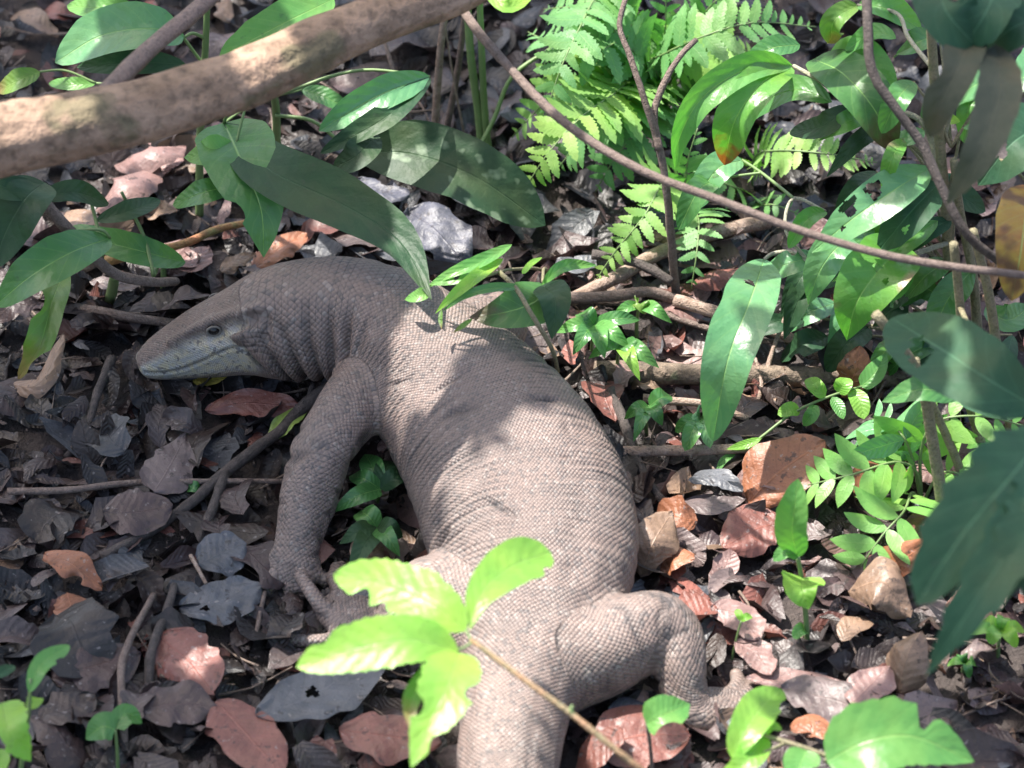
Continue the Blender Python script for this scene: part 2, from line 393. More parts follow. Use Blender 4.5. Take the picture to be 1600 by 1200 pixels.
def eval_chain(pts, ch, p=2):
    """distance, ring parameter, arc length, angle (0 = dorsal) of each point"""
    C = ch['C']; n = len(C)
    best = np.full(len(pts), 1e9); idx = np.zeros(len(pts), int)
    for i in range(n):
        d = ((pts - C[i]) ** 2).sum(1)
        q = d < best; best[q] = d[q]; idx[q] = i
    crit = np.full(len(pts), 1e9)
    out = [np.full(len(pts), 1e9)] + [np.zeros(len(pts)) for _ in range(4)]
    for st in (-1, 0):
        i = np.clip(idx + st, 0, n - 2)
        f0 = ((pts - C[i]) * ch['T'][i]).sum(1); f1 = ((pts - C[i + 1]) * ch['T'][i + 1]).sum(1)
        raw = f0 / np.maximum(f0 - f1, 1e-4); t = np.clip(raw, 0, 1)
        lp = lambda A: A[i] * (1 - (t if A.ndim == 1 else t[:, None])) + A[i + 1] * (t if A.ndim == 1 else t[:, None])
        r = pts - lp(C); S, U = lp(ch['S']), lp(ch['U'])
        u, v = (r * S).sum(1), (r * U).sum(1); w = np.sqrt(np.maximum((r * r).sum(1) - u * u - v * v, 0))
        d = ell(u, v, w, lp(ch['a']), lp(ch['b']), p)
        miss = np.abs(raw - t) * ~(((i == 0) & (raw < 0)) | ((i == n - 2) & (raw > 1)))
        q = miss < crit; crit[q] = miss[q]; ext = np.where((i == 0) | (i == n - 2), np.clip(raw, -3, 4), t)
        for A, B in zip(out, (d, lp(ch['k']), ch['L'][i] + (ch['L'][i + 1] - ch['L'][i]) * ext, np.arctan2(u, v), lp((ch['a'] + ch['b']) / 2))): A[q] = B[q]
    return out
def build_field():
    allp = np.concatenate([c['C'] for c in [SPINE, HEAD, *LIMBS.values(), *TOES]])
    lo = allp.min(0) - 0.12; hi = allp.max(0) + 0.12; lo[2] = -0.012; hi[2] = 0.185
    n = np.ceil((hi - lo) / H).astype(int)
    ax = [(lo[i] + H * np.arange(n[i])).astype(np.float32) for i in range(3)]
    D = np.full(n, 0.05, np.float32)
    def box(p0, p1):
        i0 = np.clip(np.floor((p0 - lo) / H).astype(int), 0, n - 1); i1 = np.clip(np.ceil((p1 - lo) / H).astype(int) + 1, 1, n)
        return tuple(slice(a, b) for a, b in zip(i0, i1))
    def stamp(ch, k, p=2, pad=0.02, plane=False):
        rmax = np.maximum(ch['a'], ch['b'])[:, None]
        B = box((ch['C'] - rmax).min(0) - pad, (ch['C'] + rmax).max(0) + pad)
        tmp = np.full(D[B].shape, 0.06, np.float32)
        for i in range(len(ch['C']) - 1):
            c0, c1 = ch['C'][i], ch['C'][i + 1]; e = c1 - c0; ee = e @ e
            r = max(rmax[i, 0], rmax[i + 1, 0]) + pad
            b = box(np.minimum(c0, c1) - r, np.maximum(c0, c1) + r)
            b = tuple(slice(max(q.start, Q.start), min(q.stop, Q.stop)) for q, Q in zip(b, B))
            x = (ax[0][b[0]] - c0[0])[:, None, None]; y = (ax[1][b[1]] - c0[1])[None, :, None]; z = (ax[2][b[2]] - c0[2])[None, None, :]
            T0, T1 = ch['T'][i], ch['T'][i + 1]
            f0 = x * T0[0] + y * T0[1] + z * T0[2]; f1 = x * T1[0] + y * T1[1] + z * T1[2] - e @ T1
            t = (np.clip(f0 / np.maximum(f0 - f1, 1e-4), 0, 1) if plane else np.clip((x * e[0] + y * e[1] + z * e[2]) / ee, 0, 1)).astype(np.float32)
            x = x - e[0] * t; y = y - e[1] * t; z = z - e[2] * t
            S, U = unit(ch['S'][i] + ch['S'][i + 1]), unit(ch['U'][i] + ch['U'][i + 1])
            u = x * S[0] + y * S[1] + z * S[2]; v = x * U[0] + y * U[1] + z * U[2]
            w = np.sqrt(np.maximum(x * x + y * y + z * z - u * u - v * v, 0))
            a = ch['a'][i] + (ch['a'][i + 1] - ch['a'][i]) * t; bb = ch['b'][i] + (ch['b'][i + 1] - ch['b'][i]) * t
            d = ell(u, v, w, a, bb, p).astype(np.float32)
            o = tuple(slice(s.start - s0.start, s.stop - s0.start) for s, s0 in zip(b, B))
            tmp[o] = np.minimum(tmp[o], d)
        A = D[B]; h = np.maximum(k - np.abs(A - tmp), 0) / k
        D[B] = np.minimum(A, tmp) - h * h * k * 0.25
    def blob(c, r, k, sub=False, ax3=None):
        """ellipsoid in the head's frame added to or carved from the field"""
        B = box(c - max(r) - .012, c + max(r) + .012)
        x = (ax[0][B[0]] - c[0])[:, None, None]; y = (ax[1][B[1]] - c[1])[None, :, None]; z = (ax[2][B[2]] - c[2])[None, None, :]
        q = [x * A[0] + y * A[1] + z * A[2] for A in ax3]
        k0 = np.sqrt(sum((q[i] / r[i]) ** 2 for i in range(3))) + 1e-6; k1 = np.sqrt(sum((q[i] / r[i] ** 2) ** 2 for i in range(3))) + 1e-6
        d = k0 * (k0 - 1) / k1; A = D[B]
        if sub: h = np.maximum(k - np.abs(A + d), 0) / k; D[B] = np.maximum(A, -d) + h * h * k * 0.25
        else: h = np.maximum(k - np.abs(A - d), 0) / k; D[B] = np.minimum(A, d) - h * h * k * 0.25
    stamp(SPINE, 0.004, pad=0.014, plane=True)
    stamp(HEAD, 0.016, 2.5, plane=True)
    for c in LIMBS.values(): stamp(c, 0.013)
    for c in TOES: stamp(c, 0.005, pad=0.008)
    return D, lo, ax, blob
def surface_nets(D, lo):
    ins = D < 0
    c = [ins[a:ins.shape[0] - 1 + a, b:ins.shape[1] - 1 + b, d:ins.shape[2] - 1 + d] for a in (0, 1) for b in (0, 1) for d in (0, 1)]
    anyc = c[0].copy(); allc = c[0].copy()
    for q in c[1:]: anyc |= q; allc &= q
    act = anyc & ~allc; I = np.argwhere(act)
    idx = np.full(act.shape, -1, np.int32); idx[act] = np.arange(len(I))
    acc = np.zeros((len(I), 3)); cnt = np.zeros(len(I))
    cor = [(a, b, d) for a in (0, 1) for b in (0, 1) for d in (0, 1)]
    val = {q: D[I[:, 0] + q[0], I[:, 1] + q[1], I[:, 2] + q[2]] for q in cor}
    for a in cor:
        for k in range(3):
            if a[k] == 0:
                b = tuple(1 if i == k else a[i] for i in range(3))
                va, vb = val[a], val[b]; x = (va < 0) != (vb < 0)
                t = np.where(x, va / np.where(x, va - vb, 1), 0)
                pt = np.array(a, float)[None] + 0 * acc; pt[:, k] = t
                acc[x] += pt[x]; cnt[x] += 1
    V = lo + H * (I + acc / cnt[:, None]); F = []
    for k in range(3):
        i, j = (k + 1) % 3, (k + 2) % 3
        s0 = [slice(1, -1)] * 3; s1 = [slice(1, -1)] * 3; s0[k] = slice(0, -1); s1[k] = slice(1, None)
        x = ins[tuple(s0)] != ins[tuple(s1)]
        Q = np.argwhere(x); Q[:, i] += 1; Q[:, j] += 1
        up = ins[Q[:, 0], Q[:, 1], Q[:, 2]]
        def cell(di, dj):
            R = Q.copy(); R[:, i] -= di; R[:, j] -= dj
            return idx[R[:, 0], R[:, 1], R[:, 2]]
        q = np.stack([cell(1, 1), cell(0, 1), cell(0, 0), cell(1, 0)], 1)
        q[~up] = q[~up][:, ::-1]; F.append(q)
    return V, np.concatenate(F)
def np_mesh(name, V, F):
    me = bpy.data.meshes.new(name); me.vertices.add(len(V)); me.vertices.foreach_set('co', np.asarray(V, np.float32).ravel())
    me.loops.add(F.size); me.loops.foreach_set('vertex_index', F.astype(np.int32).ravel())
    me.polygons.add(len(F)); me.polygons.foreach_set('loop_start', np.arange(0, F.size, 4, dtype=np.int32))
    me.polygons.foreach_set('use_smooth', np.ones(len(F), bool)); me.update(calc_edges=True); me.validate()
    return me
def ridge(x, sharp=6.0):
    """0 on the folds' crests, down to -1 in narrow valleys at whole numbers"""
    f = np.abs(x - np.round(x)); return -np.exp(-(f * sharp) ** 2)
def pull(v, lo, hi, soft): return 1 / (1 + np.exp(-(v - lo) / soft)) * 1 / (1 + np.exp((v - hi) / soft))

def build_lizard():
    D, lo, ax, blob = build_field()
    hf = unit(HEAD['C'][-1] - HEAD['C'][2]); hs = unit(np.cross([0, 0, 1.0], hf)); hs = -hs if hs[1] > 0 else hs   # hs: the side that faces us
    hu = unit(np.cross(hs, hf)); hu = hu if hu[2] > 0 else -hu
    F3 = (hf, hs, hu)
    def on_head(x, y, out=0.0, it=24):
        """point of the head surface behind photo pixel (x, y), found by marching the field"""
        p0, p1 = W(x, y, 0.17), W(x, y, 0.0)
        for t in np.linspace(0, 1, 400):
            p = p0 + (p1 - p0) * t; i = np.clip(((p - lo) / H).round().astype(int), 0, np.array(D.shape) - 1)
            if D[tuple(i)] < 0.0005: return p
        return p1
    mirror_o = HEAD['C'][8]
    def mir(p):
        i = int(np.argmin(((HEAD['C'] - p) ** 2).sum(1))); S = HEAD['S'][i]
        return p - 2 * S * ((p - HEAD['C'][i]) @ S)
    eye = on_head(334, 519)
    feats = {'brow': [on_head(a, b) for a, b in ((272,533),(300,517),(330,501),(360,492),(388,484),(408,478))],
             'mouth': [on_head(a, b) for a, b in ((226,582),(250,583),(282,577),(314,564),(352,547),(384,541),(400,538))],
             'ear': [on_head(a, b) for a, b in ((415,497),(417,512),(416,530))], 'lore': [on_head(a, b) for a, b in ((300,528),(316,524),(368,508),(392,498))], 'cheek': on_head(385, 524), 'nostril': on_head(282, 552)}
    for q in (lambda p: p, mir):
        for a, b in zip(feats['brow'][:-1], feats['brow'][1:]):
            for t in ((0.0, 0.5) if q(eye) @ hs > mirror_o @ hs else ()): blob(q(a + (b - a) * t) + hu * 0.001 + (hs if q(eye) @ hs > mirror_o @ hs else -hs) * .001, (.008, .0048, .0046), .005, False, F3)
        blob(q(feats['cheek']) - (hs if q(eye) @ hs > mirror_o @ hs else -hs) * .006, (.017, .011, .013), .008, False, F3)
        blob(q(eye) + (hs if q(eye) @ hs > mirror_o @ hs else -hs) * .002, (.012, .0065, .0085), .004, True, F3)
        for e in feats['ear']: blob(q(e), (.0042, .0065, .0070), .003, True, F3)
        for e in feats['lore']: blob(q(e) + (hs if q(eye) @ hs > mirror_o @ hs else -hs) * .004, (.013, .006, .0055), .005, True, F3)
        blob(q(feats['nostril']), (.0042, .004, .0030), .002, True, F3)
    zf = (0.0015 - ax[2])[None, None, :]
    D = np.maximum(D, zf)
    V, F = surface_nets(D, lo)
    me = np_mesh('lizard_base', V, F)
    tmp = bpy.data.objects.new('tmp', me); COL.objects.link(tmp)
    md = tmp.modifiers.new('s', 'SMOOTH'); md.factor = 0.4; md.iterations = 3
    md = tmp.modifiers.new('d', 'SUBSURF'); md.levels = 1
    dg = bpy.context.evaluated_depsgraph_get(); dg.update()
    fin = bpy.data.meshes.new_from_object(tmp.evaluated_get(dg))
    bpy.data.objects.remove(tmp)
    n = len(fin.vertices)
    co = np.zeros(n * 3, np.float32); fin.vertices.foreach_get('co', co); co = co.reshape(-1, 3).astype(float)
    nr = np.zeros(n * 3, np.float32); fin.vertex_normals.foreach_get('vector', nr); nr = nr.reshape(-1, 3).astype(float)
    # which member of the body each vertex belongs to, and where on it
    best = np.full(n, 1e9); row = np.zeros(n); colm = np.zeros(n); head = np.zeros(n); disp = np.zeros(n); crease = np.zeros(n); member = np.zeros(n, int)
    ev = [('spine', SPINE, 2, .0043), ('head', HEAD, 2.5, .0022)] + [(k, c, 2, .0036) for k, c in LIMBS.items()] + [('toe', c, 2, .0028) for c in TOES]
    par = {}
    for mi, (nm, ch, p, pitch) in enumerate(ev):
        q = np.ones(n, bool) if nm in ('spine', 'head') else (((co - ch['C'].mean(0)) ** 2).sum(1) < (np.linalg.norm(ch['C'] - ch['C'].mean(0), axis=1).max() + .09) ** 2)
        d, k, s, th, r = eval_chain(co[q], ch, p)
        if nm in ('spine', 'head'): par[nm] = (d, k, s, th, r)
        if nm in LIMBS: d = d - 0.002
        w = d < best[q]; ii = np.where(q)[0][w]
        best[ii] = d[w]; member[ii] = mi
        if nm == 'spine':       # scales are coarser on the neck, finest on the back
            pk = np.interp(ch['k'], [0, 3, 5, 6.5, 8, 10.5, 12, 13.5, 17], [.0028, .0033, .0036, .0037, .0032, .0032, .0038, .0045, .0042])
            cum = np.r_[0, np.cumsum(np.diff(ch['L']) / ((pk[1:] + pk[:-1]) / 2))]
            row[ii] = np.interp(s[w], ch['L'], cum); colm[ii] = th[w] * r[w] / np.interp(s[w], ch['L'], pk)
        else: row[ii] = s[w] / pitch; colm[ii] = th[w] * r[w] / pitch + 37 * mi
        row[ii] += .5 * vnoise(s[w] * 45, th[w] * 3, 31); colm[ii] += .5 * vnoise(s[w] * 45, th[w] * 3, 32)
        if nm == 'toe': row[ii] = s[w] / .0034; colm[ii] = th[w] * r[w] / .005
    d, k, s, th, r = par['spine']
    isb = member == 0
    nz = vnoise(s * 26, th * 1.4, 1)
    # flank: many fine transverse folds, a few deep ones
    side = np.abs(th)
    fl = pull(k, 6.9, 10.6, .35) * pull(side, .35, 2.3, .12)
    f1 = ridge(s / .0145 + .55 * nz + .25 * np.sin(th * 3), 3.6); amp1 = .0020 * (0.45 + 0.55 * vnoise(s * 40 + 9, th * 1.1, 7))
    f2 = ridge(s / .062 + .5 * nz + .1 * th, 14); f2m = np.clip(vnoise(s * 16 + 3, th * 2.2, 9) * 1.6 + .35, 0, 1)
    disp += isb * fl * (amp1 * f1 + .0048 * f2 * f2m); crease += isb * fl * np.clip(-f2 * f2m, 0, 1) * .8
    crease += isb * fl * np.clip(-f1 - .6, 0, 1) * .8 * np.clip(vnoise(s * 40 + 9, th * 1.1, 7) + .3, 0, 1)
    # neck: deep loose folds hanging from the nape to the throat
    nk = pull(k, 12.0, 15.6, .18) * pull(side, .8, 3.2, .15)
    f3 = ridge(s / .0235 + .22 * nz + .12 * np.sin(th * 2.3), 4.2)
    disp += isb * nk * .0105 * f3 * (0.55 + .45 * vnoise(s * 30, th * .9, 4)); crease += isb * nk * np.clip(-f3 - .4, 0, 1) * .9
    f4 = ridge(s / .0082 + .7 * nz + .12 * th, 6.5); m4 = np.clip(vnoise(s * 34 + 2, th * 2.6, 21) * 1.8 + .2, 0, 1) * pull(k, 6.6, 12.2, .3) * pull(side, .45, 2.2, .15)
    disp += isb * .0011 * f4 * m4; crease += isb * np.clip(-f4, 0, 1) * m4 * .95
    # shoulder crease and low humps of the back
    disp += isb * (.0016 * vnoise(s * 14, th * 2.0, 12) + .0007 * vnoise(s * 45, th * 6, 13))
    for mi, (nm, ch, p, pitch) in enumerate(ev):
        if nm in LIMBS:
            q = member == mi; d2, k2, s2, th2, r2 = eval_chain(co[q], ch, p)
            g = ridge(s2 / .030 + .4 * vnoise(s2 * 30, th2 * 1.3, mi), 7); gm = np.clip(vnoise(s2 * 26 + 5, th2 * 1.2, mi + 3) * 1.5, 0, 1)
            disp[q] += (.0026 if nm.startswith('fore') else .0010) * g * gm + .0008 * vnoise(s2 * 50, th2 * 3, mi + 9); crease[q] += np.clip(-g * gm, 0, 1) * .5
            for kc, dp in (((2.7, .0030), (3.25, .0034), (5.35, .0024)) if nm.startswith('fore') else ((5.6, .0022),)):      # bends of elbow, wrist, knee, ankle
                e = np.exp(-((k2 - kc + .16 * np.sin(th2 * 2 + kc)) / .10) ** 2) * np.clip(.35 + .9 * np.sin(th2 * 1.5 + kc * 2), 0, 1)
                disp[q] -= dp * e; crease[q] += .55 * e
            if nm.startswith('fore'): disp[q] += .0022 * np.sin(th2 * 2 + .6) * np.exp(-((k2 - 4) / .7) ** 2) + .0030 * np.cos(th2 - .8) * np.exp(-((k2 - 1.6) / .6) ** 2)      # muscle
    # head: mouth line, smaller scales
    hm = np.clip((par['head'][1] - .35) / .8, 0, 1) * (par['head'][0] < .008) * (member <= 1)
    head[:] = hm; ha = np.abs(par['head'][3]); face = hm * np.clip((ha - .62) / .3, 0, 1) * np.clip((2.25 - ha) / .4, .25, 1)
    for q in (lambda p: p, mir):
        M = smooth_path(np.array([q(p) for p in feats['mouth']]), 60)
        sel = np.where(hm + (par['head'][0] < .01) > 0.05)[0]
        dm = np.min(((co[sel][:, None, :] - M[None]) ** 2).sum(2), 1) ** .5
        disp[sel] -= .0016 * np.exp(-(dm / .0016) ** 2); crease[sel] += np.exp(-(dm / .0013) ** 2) * .9
        E = smooth_path(np.array([q(p) for p in feats['ear']]), 20); de = np.min(((co[sel][:, None, :] - E[None]) ** 2).sum(2), 1) ** .5
        crease[sel] += np.exp(-(de / .0028) ** 2) * .9; disp[sel] -= .003 * np.exp(-(de / .003) ** 2)
        dn = ((co[sel] - q(feats['nostril'])) ** 2).sum(1) ** .5; crease[sel] += np.exp(-(dn / .0024) ** 2) * .9
        disp[sel] += .0008 * np.exp(-((dm - .004) / .002) ** 2)
    co += nr * disp[:, None]
    co[:, 2] = np.maximum(co[:, 2], .001)
    base = W(830, 900, 0.0); base[2] = 0
    liz = thing('monitor_lizard', 'large grey-brown monitor lizard sprawled on the leaf litter with its head lowered', 'lizard', base)
    fin.vertices.foreach_set('co', (co - base).astype(np.float32).ravel())
    a = fin.attributes.new('scale_uv', 'FLOAT_VECTOR', 'POINT'); a.data.foreach_set('vector', np.stack([row, colm, 0 * row], 1).astype(np.float32).ravel())
    a = fin.attributes.new('head', 'FLOAT', 'POINT'); a.data.foreach_set('value', head.astype(np.float32))
    a = fin.attributes.new('face', 'FLOAT', 'POINT'); a.data.foreach_set('value', face.astype(np.float32))
    a = fin.attributes.new('crease', 'FLOAT', 'POINT'); a.data.foreach_set('value', np.clip(crease, 0, .9).astype(np.float32))
    fin.materials.clear(); fin.materials.append(skin_mat()); fin.name = 'body'; fin.update()
    body = link('body', fin, liz); ORIGIN[body.name] = base
    # eyes with lids
    me_eye = plain_mat('eye_dark', (.010, .009, .010), .12, .4, 0.0); lidm = plain_mat('eyelid_skin', (.15, .135, .118), .6)
    for q, sgn in ((lambda p: p, 1), (mir, -1)):
        c = q(eye) - hs * sgn * (.0045 if sgn > 0 else .0085)
        v, f = [], []
        for i in range(9):
            for j in range(16):
                A, B = math.pi * i / 8, 2 * math.pi * j / 16
                v.append(c + .0060 * (math.sin(A) * (hf * math.cos(B) + hu * math.sin(B)) + hs * sgn * math.cos(A)))
        f = [(i * 16 + j, i * 16 + (j + 1) % 16, (i + 1) * 16 + (j + 1) % 16, (i + 1) * 16 + j) for i in range(8) for j in range(16)]
        e = put('eye', (np.array(v), f), me_eye, liz)
        ring = [c + hs * sgn * .0030 + (hf * math.cos(t) * .0068 + hu * math.sin(t) * .0054) for t in np.linspace(0, 2 * math.pi, 17)]
        put('eyelid', tube(ring, 0.0013, .0013, 34, 6, cap=False), lidm, e)
    clm = plain_mat('claw_horn', (.045, .04, .038), .35)
    for ch in TOES:
        t = unit(ch['C'][-1] - ch['C'][-3]); p0 = ch['C'][-1] + t * .002
        put('claw', tube([p0 - t * .002, p0 + t * .007 + [0, 0, .002], p0 + t * .014 - [0, 0, .002]], .0030, .0003, 7, 7), clm, liz)
    return liz
LIZARD = build_lizard()

# ------------------------------------------------------------------ ground and litter
def soil_mat():
    m = NT('forest_soil'); pos = m.geo_pos()
    n1 = m.noise(pos, 9, 6, 0.7); n2 = m.noise(pos, 160, 4, 0.7)
    c = m.mix(m.ramp(n1, [(0.35, 0.0), (0.65, 1.0)]), (0.030, 0.024, 0.023), (0.075, 0.058, 0.052))
    c = m.mix(m.ramp(n2, [(0.55, 0.0), (0.7, 0.6)]), c, (0.13, 0.105, 0.095))
    m.link(c, m.bsdf.inputs['Base Color']); m.bsdf.inputs['Roughness'].default_value = 0.8
    m.link(m.bump(m.math('ADD', n1, n2), 1.0, 0.008), m.bsdf.inputs['Normal'])
    return m.mat
def build_ground():
    near = np.linspace(-2.4, 2.4, 97); far = np.array([4.0, 8, 16, 40, 90])
    g = np.r_[-far[::-1], near, far]
    X, Y = np.meshgrid(g, g, indexing='ij'); Z = ground_z(X, Y) + 0.05 * vnoise(X * 0.4, Y * 0.4, 8) * (np.hypot(X, Y) > 2)
    v = np.stack([X.ravel(), Y.ravel(), Z.ravel()], 1); m = len(g)
    f = [(i * m + j, (i + 1) * m + j, (i + 1) * m + j + 1, i * m + j + 1) for i in range(m - 1) for j in range(m - 1)]
    me = new_mesh('ground', v, f, soil_mat()); tag(link('ground', me), kind='structure')
build_ground()

TONES = {'purple-brown': (.070, .044, .043), 'greyish mauve': (.132, .098, .094), 'dark umber': (.045, .030, .026), 'reddish': (.19, .072, .056), 'tan': (.215, .14, .095),
         'slate grey': (.095, .099, .112), 'orange-brown': (.27, .105, .052), 'pinkish': (.225, .135, .122), 'black-brown': (.028, .023, .023), 'silvery lilac': (.072, .074, .098), 'yellow': (.42, .34, .07), 'yellow-green': (.24, .34, .07)}  # slate grey holds the sky's reflection on damp leaves as base colour
DEAD = dead_mat('dead_leaf', False); DEAD_LITTER = dead_mat('dead_leaf_litter', True)

def litter(name, label, count, area, size, zmax, seed, pal, flat=0.35, keep=None):
    """one uncountable carpet of leaf scraps, each with its own curled sheet"""
    r = np.random.default_rng(seed); nt, nv = 5, 2
    t = np.linspace(0, 1, nt + 1); x = np.linspace(-1, 1, nv + 1)
    Tt, Xx = np.meshgrid(t, x, indexing='ij')
    V, F, A, UVs = [], [], [], []
    base_f = [(i * (nv + 1) + j, i * (nv + 1) + j + 1, (i + 1) * (nv + 1) + j + 1, (i + 1) * (nv + 1) + j) for i in range(nt) for j in range(nv)]
    sets = []
    for pl in ((pal,) if isinstance(pal, dict) else pal):
        pw = np.array(list(pl.values()), float); sets.append((list(pl), pw / pw.sum()))
    made = 0
    while made < count:
        px, py = r.uniform(*area[0]), r.uniform(*area[1])
        if keep is not None and not keep(px, py): made += 1; continue
        L = r.uniform(*size) * (1 if r.random() < .75 else 1.6); wd = L * r.uniform(.3, .75)
        prof = np.maximum(np.sin(np.pi * np.clip(Tt * .94 + .03, 0, 1)) ** r.uniform(.4, .9), .05) * (1 + r.uniform(-.16, .16, Tt.shape))
        u = (Tt - .5) * L + r.uniform(-.05, .05, Tt.shape) * L; w = Xx * prof * wd / 2
        h = r.uniform(-.5, 1.2) * w * w / wd * 2 + r.uniform(-.35, .8) * u * u / L + r.normal(0, .03 * L, Tt.shape)
        a = r.uniform(0, 2 * np.pi); ti, tj = r.normal(0, flat, 2)
        q = np.stack([u, w, h], -1).reshape(-1, 3)
        cx, sx, cy, sy = math.cos(ti), math.sin(ti), math.cos(tj), math.sin(tj)
        q = q @ np.array([[1, 0, 0], [0, cx, -sx], [0, sx, cx]]).T @ np.array([[cy, 0, sy], [0, 1, 0], [-sy, 0, cy]]).T
        q = q @ np.array([[math.cos(a), -math.sin(a), 0], [math.sin(a), math.cos(a), 0], [0, 0, 1]]).T
        zb = float(ground_z(px, py)) + .003 + zmax * r.random() ** 2.0
        q = q - [0, 0, q[:, 2].min() * .7] + [px, py, zb]
        o = made_v = len(V) * len(q)
        V.append(q); F += [tuple(i + o for i in f) for f in base_f]
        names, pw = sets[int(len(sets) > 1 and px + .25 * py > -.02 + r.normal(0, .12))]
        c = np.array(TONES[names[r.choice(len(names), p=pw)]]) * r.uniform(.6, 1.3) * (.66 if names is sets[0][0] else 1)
        if py > .26 + r.normal(0, .06) and px > -.28: c = np.array(TONES[('black-brown', 'dark umber', 'slate grey', 'purple-brown')[r.integers(4)]]) * r.uniform(.45, .9)      # shade under the background plants put into the scrap colours
        A.append(np.tile(np.r_[c, 1], (len(q), 1))); UVs.append(np.stack([Tt.ravel(), .5 + .5 * Xx.ravel()], 1)); made += 1
    V = np.concatenate(V); A = np.concatenate(A); UVs = np.concatenate(UVs)
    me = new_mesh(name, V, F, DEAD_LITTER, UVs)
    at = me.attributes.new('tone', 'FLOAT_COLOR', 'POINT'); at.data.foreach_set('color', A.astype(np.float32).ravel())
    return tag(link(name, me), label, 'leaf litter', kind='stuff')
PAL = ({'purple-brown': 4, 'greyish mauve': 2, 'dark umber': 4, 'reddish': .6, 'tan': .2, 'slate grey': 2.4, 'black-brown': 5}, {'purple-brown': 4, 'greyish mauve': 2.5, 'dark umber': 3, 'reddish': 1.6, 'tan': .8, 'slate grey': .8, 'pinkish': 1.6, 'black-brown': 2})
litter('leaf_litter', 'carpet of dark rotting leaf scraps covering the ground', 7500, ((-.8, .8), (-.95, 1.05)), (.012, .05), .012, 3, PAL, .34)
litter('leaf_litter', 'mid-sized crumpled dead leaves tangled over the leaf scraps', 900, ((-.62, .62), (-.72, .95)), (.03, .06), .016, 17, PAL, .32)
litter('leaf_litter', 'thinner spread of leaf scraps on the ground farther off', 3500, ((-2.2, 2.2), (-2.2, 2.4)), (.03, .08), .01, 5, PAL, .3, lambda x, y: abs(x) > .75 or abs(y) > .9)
def crumbs():
    r = np.random.default_rng(9); V, F = [], []
    base = np.array([[1, 0, 0], [-1, 0, 0], [0, 1, 0], [0, -1, 0], [0, 0, 1], [0, 0, -1.]])
    bf = [(0, 2, 4), (2, 1, 4), (1, 3, 4), (3, 0, 4), (2, 0, 5), (1, 2, 5), (3, 1, 5), (0, 3, 5)]
    for k in range(5000):
        x, y = r.uniform(-.75, .75), r.uniform(-.85, .95); s = r.uniform(.0012, .0045)
        M = np.linalg.qr(r.normal(size=(3, 3)))[0]; q = (base * r.uniform(.5, 1.3, (6, 1)) * [1.6, .9, .7]) @ M * s + [x, y, float(ground_z(x, y)) + .006 + .014 * r.random()]
        F += [tuple(i + 6 * k for i in f) for f in bf]; V.append(q)
    me = new_mesh('soil_crumbs', np.concatenate(V), F, bark_mat('crumb', (.05, .038, .034), (.13, .1, .09), scale=120), None, False)
    tag(link('soil_crumbs', me), 'crumbs of soil and bark strewn through the litter', 'soil', kind='stuff')
crumbs()
def twiglets():
    r = np.random.default_rng(12); gs = []
    for k in range(420):
        x, y = r.uniform(-.7, .7), r.uniform(-.8, .95); a = r.uniform(0, 6.28); L = r.uniform(.02, .09); z = float(ground_z(x, y)) + r.uniform(.01, .028)
        d = np.array([math.cos(a), math.sin(a), r.normal(0, .12)]) * L / 2; b = np.array([-d[1], d[0], 0]) * r.normal(0, .2)
        c = np.array([x, y, z]); gs.append(tube([c - d, c + b, c + d], r.uniform(.0007, .0019), .0006, 5, 5))
    g = join(*gs); me = new_mesh('twiglets', g[0], g[1], DRY0, g[2])
    tag(link('twiglets', me), 'fine broken twiglets and leaf stalks scattered through the litter', 'twiglets', kind='stuff')
DRY0 = bark_mat('twiglet', (.10, .07, .055), (.22, .165, .13), None, 60, .75)
twiglets()

def fallen(label, pts, w, tone, z=.02, profile='elliptic', tilt=(0, 0), group=None, **kw):
    """a dead leaf one can point at; pts are photo pixels, optionally with own height"""
    P3 = [W(p[0], p[1], p[2] if len(p) > 2 else z) for p in pts]
    sd = int(pts[0][0] * 7 + pts[0][1] * 3) % 997
    kw.setdefault('crinkle', .08); kw.setdefault('fold', .15); kw.setdefault('nt', 26); kw.setdefault('nv', 4); kw.setdefault('curl', .15); kw.setdefault('ragged', .2)
    g = blade(P3, w * K * .88, profile, hint=(tilt[0], tilt[1], 1.0), seed=sd, **kw)
    o = put('fallen_leaf', g, DEAD); o.color = (*TONES[tone], 1)
    return tag(o, label, 'dead leaf', group or 'distinct fallen leaves')
fallen('large crinkled silvery-lilac dead leaf behind the lizard\'s neck', [(640,330,.03),(690,370,.035),(735,425,.02)], 120, 'silvery lilac', profile='ovate', crinkle=.13, ragged=.35, tilt=(0,-.3))
fallen('pale lilac curled scrap of leaf just left of the large silvery leaf', [(560,280),(600,300),(640,305)], 60, 'silvery lilac', .03, crinkle=.12)
fallen('big orange-brown dead leaf standing upright beside the lizard\'s right flank', [(1165,790,.015),(1215,740,.04),(1290,690,.06)], 120, 'orange-brown', tilt=(-.3,-.6))
fallen('brick-red dead leaf lying flat left of the tall seedling', [(1225,815),(1185,825),(1130,855)], 95, 'reddish', .022, tilt=(0,-.3))
fallen('tan-orange leaf tip curling up next to the lizard\'s right flank', [(1020,890,.01),(1055,870,.03),(1085,870,.04)], 70, 'orange-brown', curl=.5)
fallen('dull brown curled leaf leaning against the lizard\'s right flank', [(1000,900,.02),(1020,850,.05),(1050,800,.05)], 80, 'tan', curl=.5, tilt=(.3,-.4))
fallen('long smooth reddish-brown leaf at the bottom edge below the forefoot', [(338,1095),(375,1135),(440,1210)], 105, 'reddish', .03, 'elliptic', crinkle=.02)
fallen('square-ended wine-brown leaf in the shade below the slate leaves', [(245,990),(290,1030),(335,1085)], 110, 'reddish', .03, 'round', tilt=(-.2,-.2))
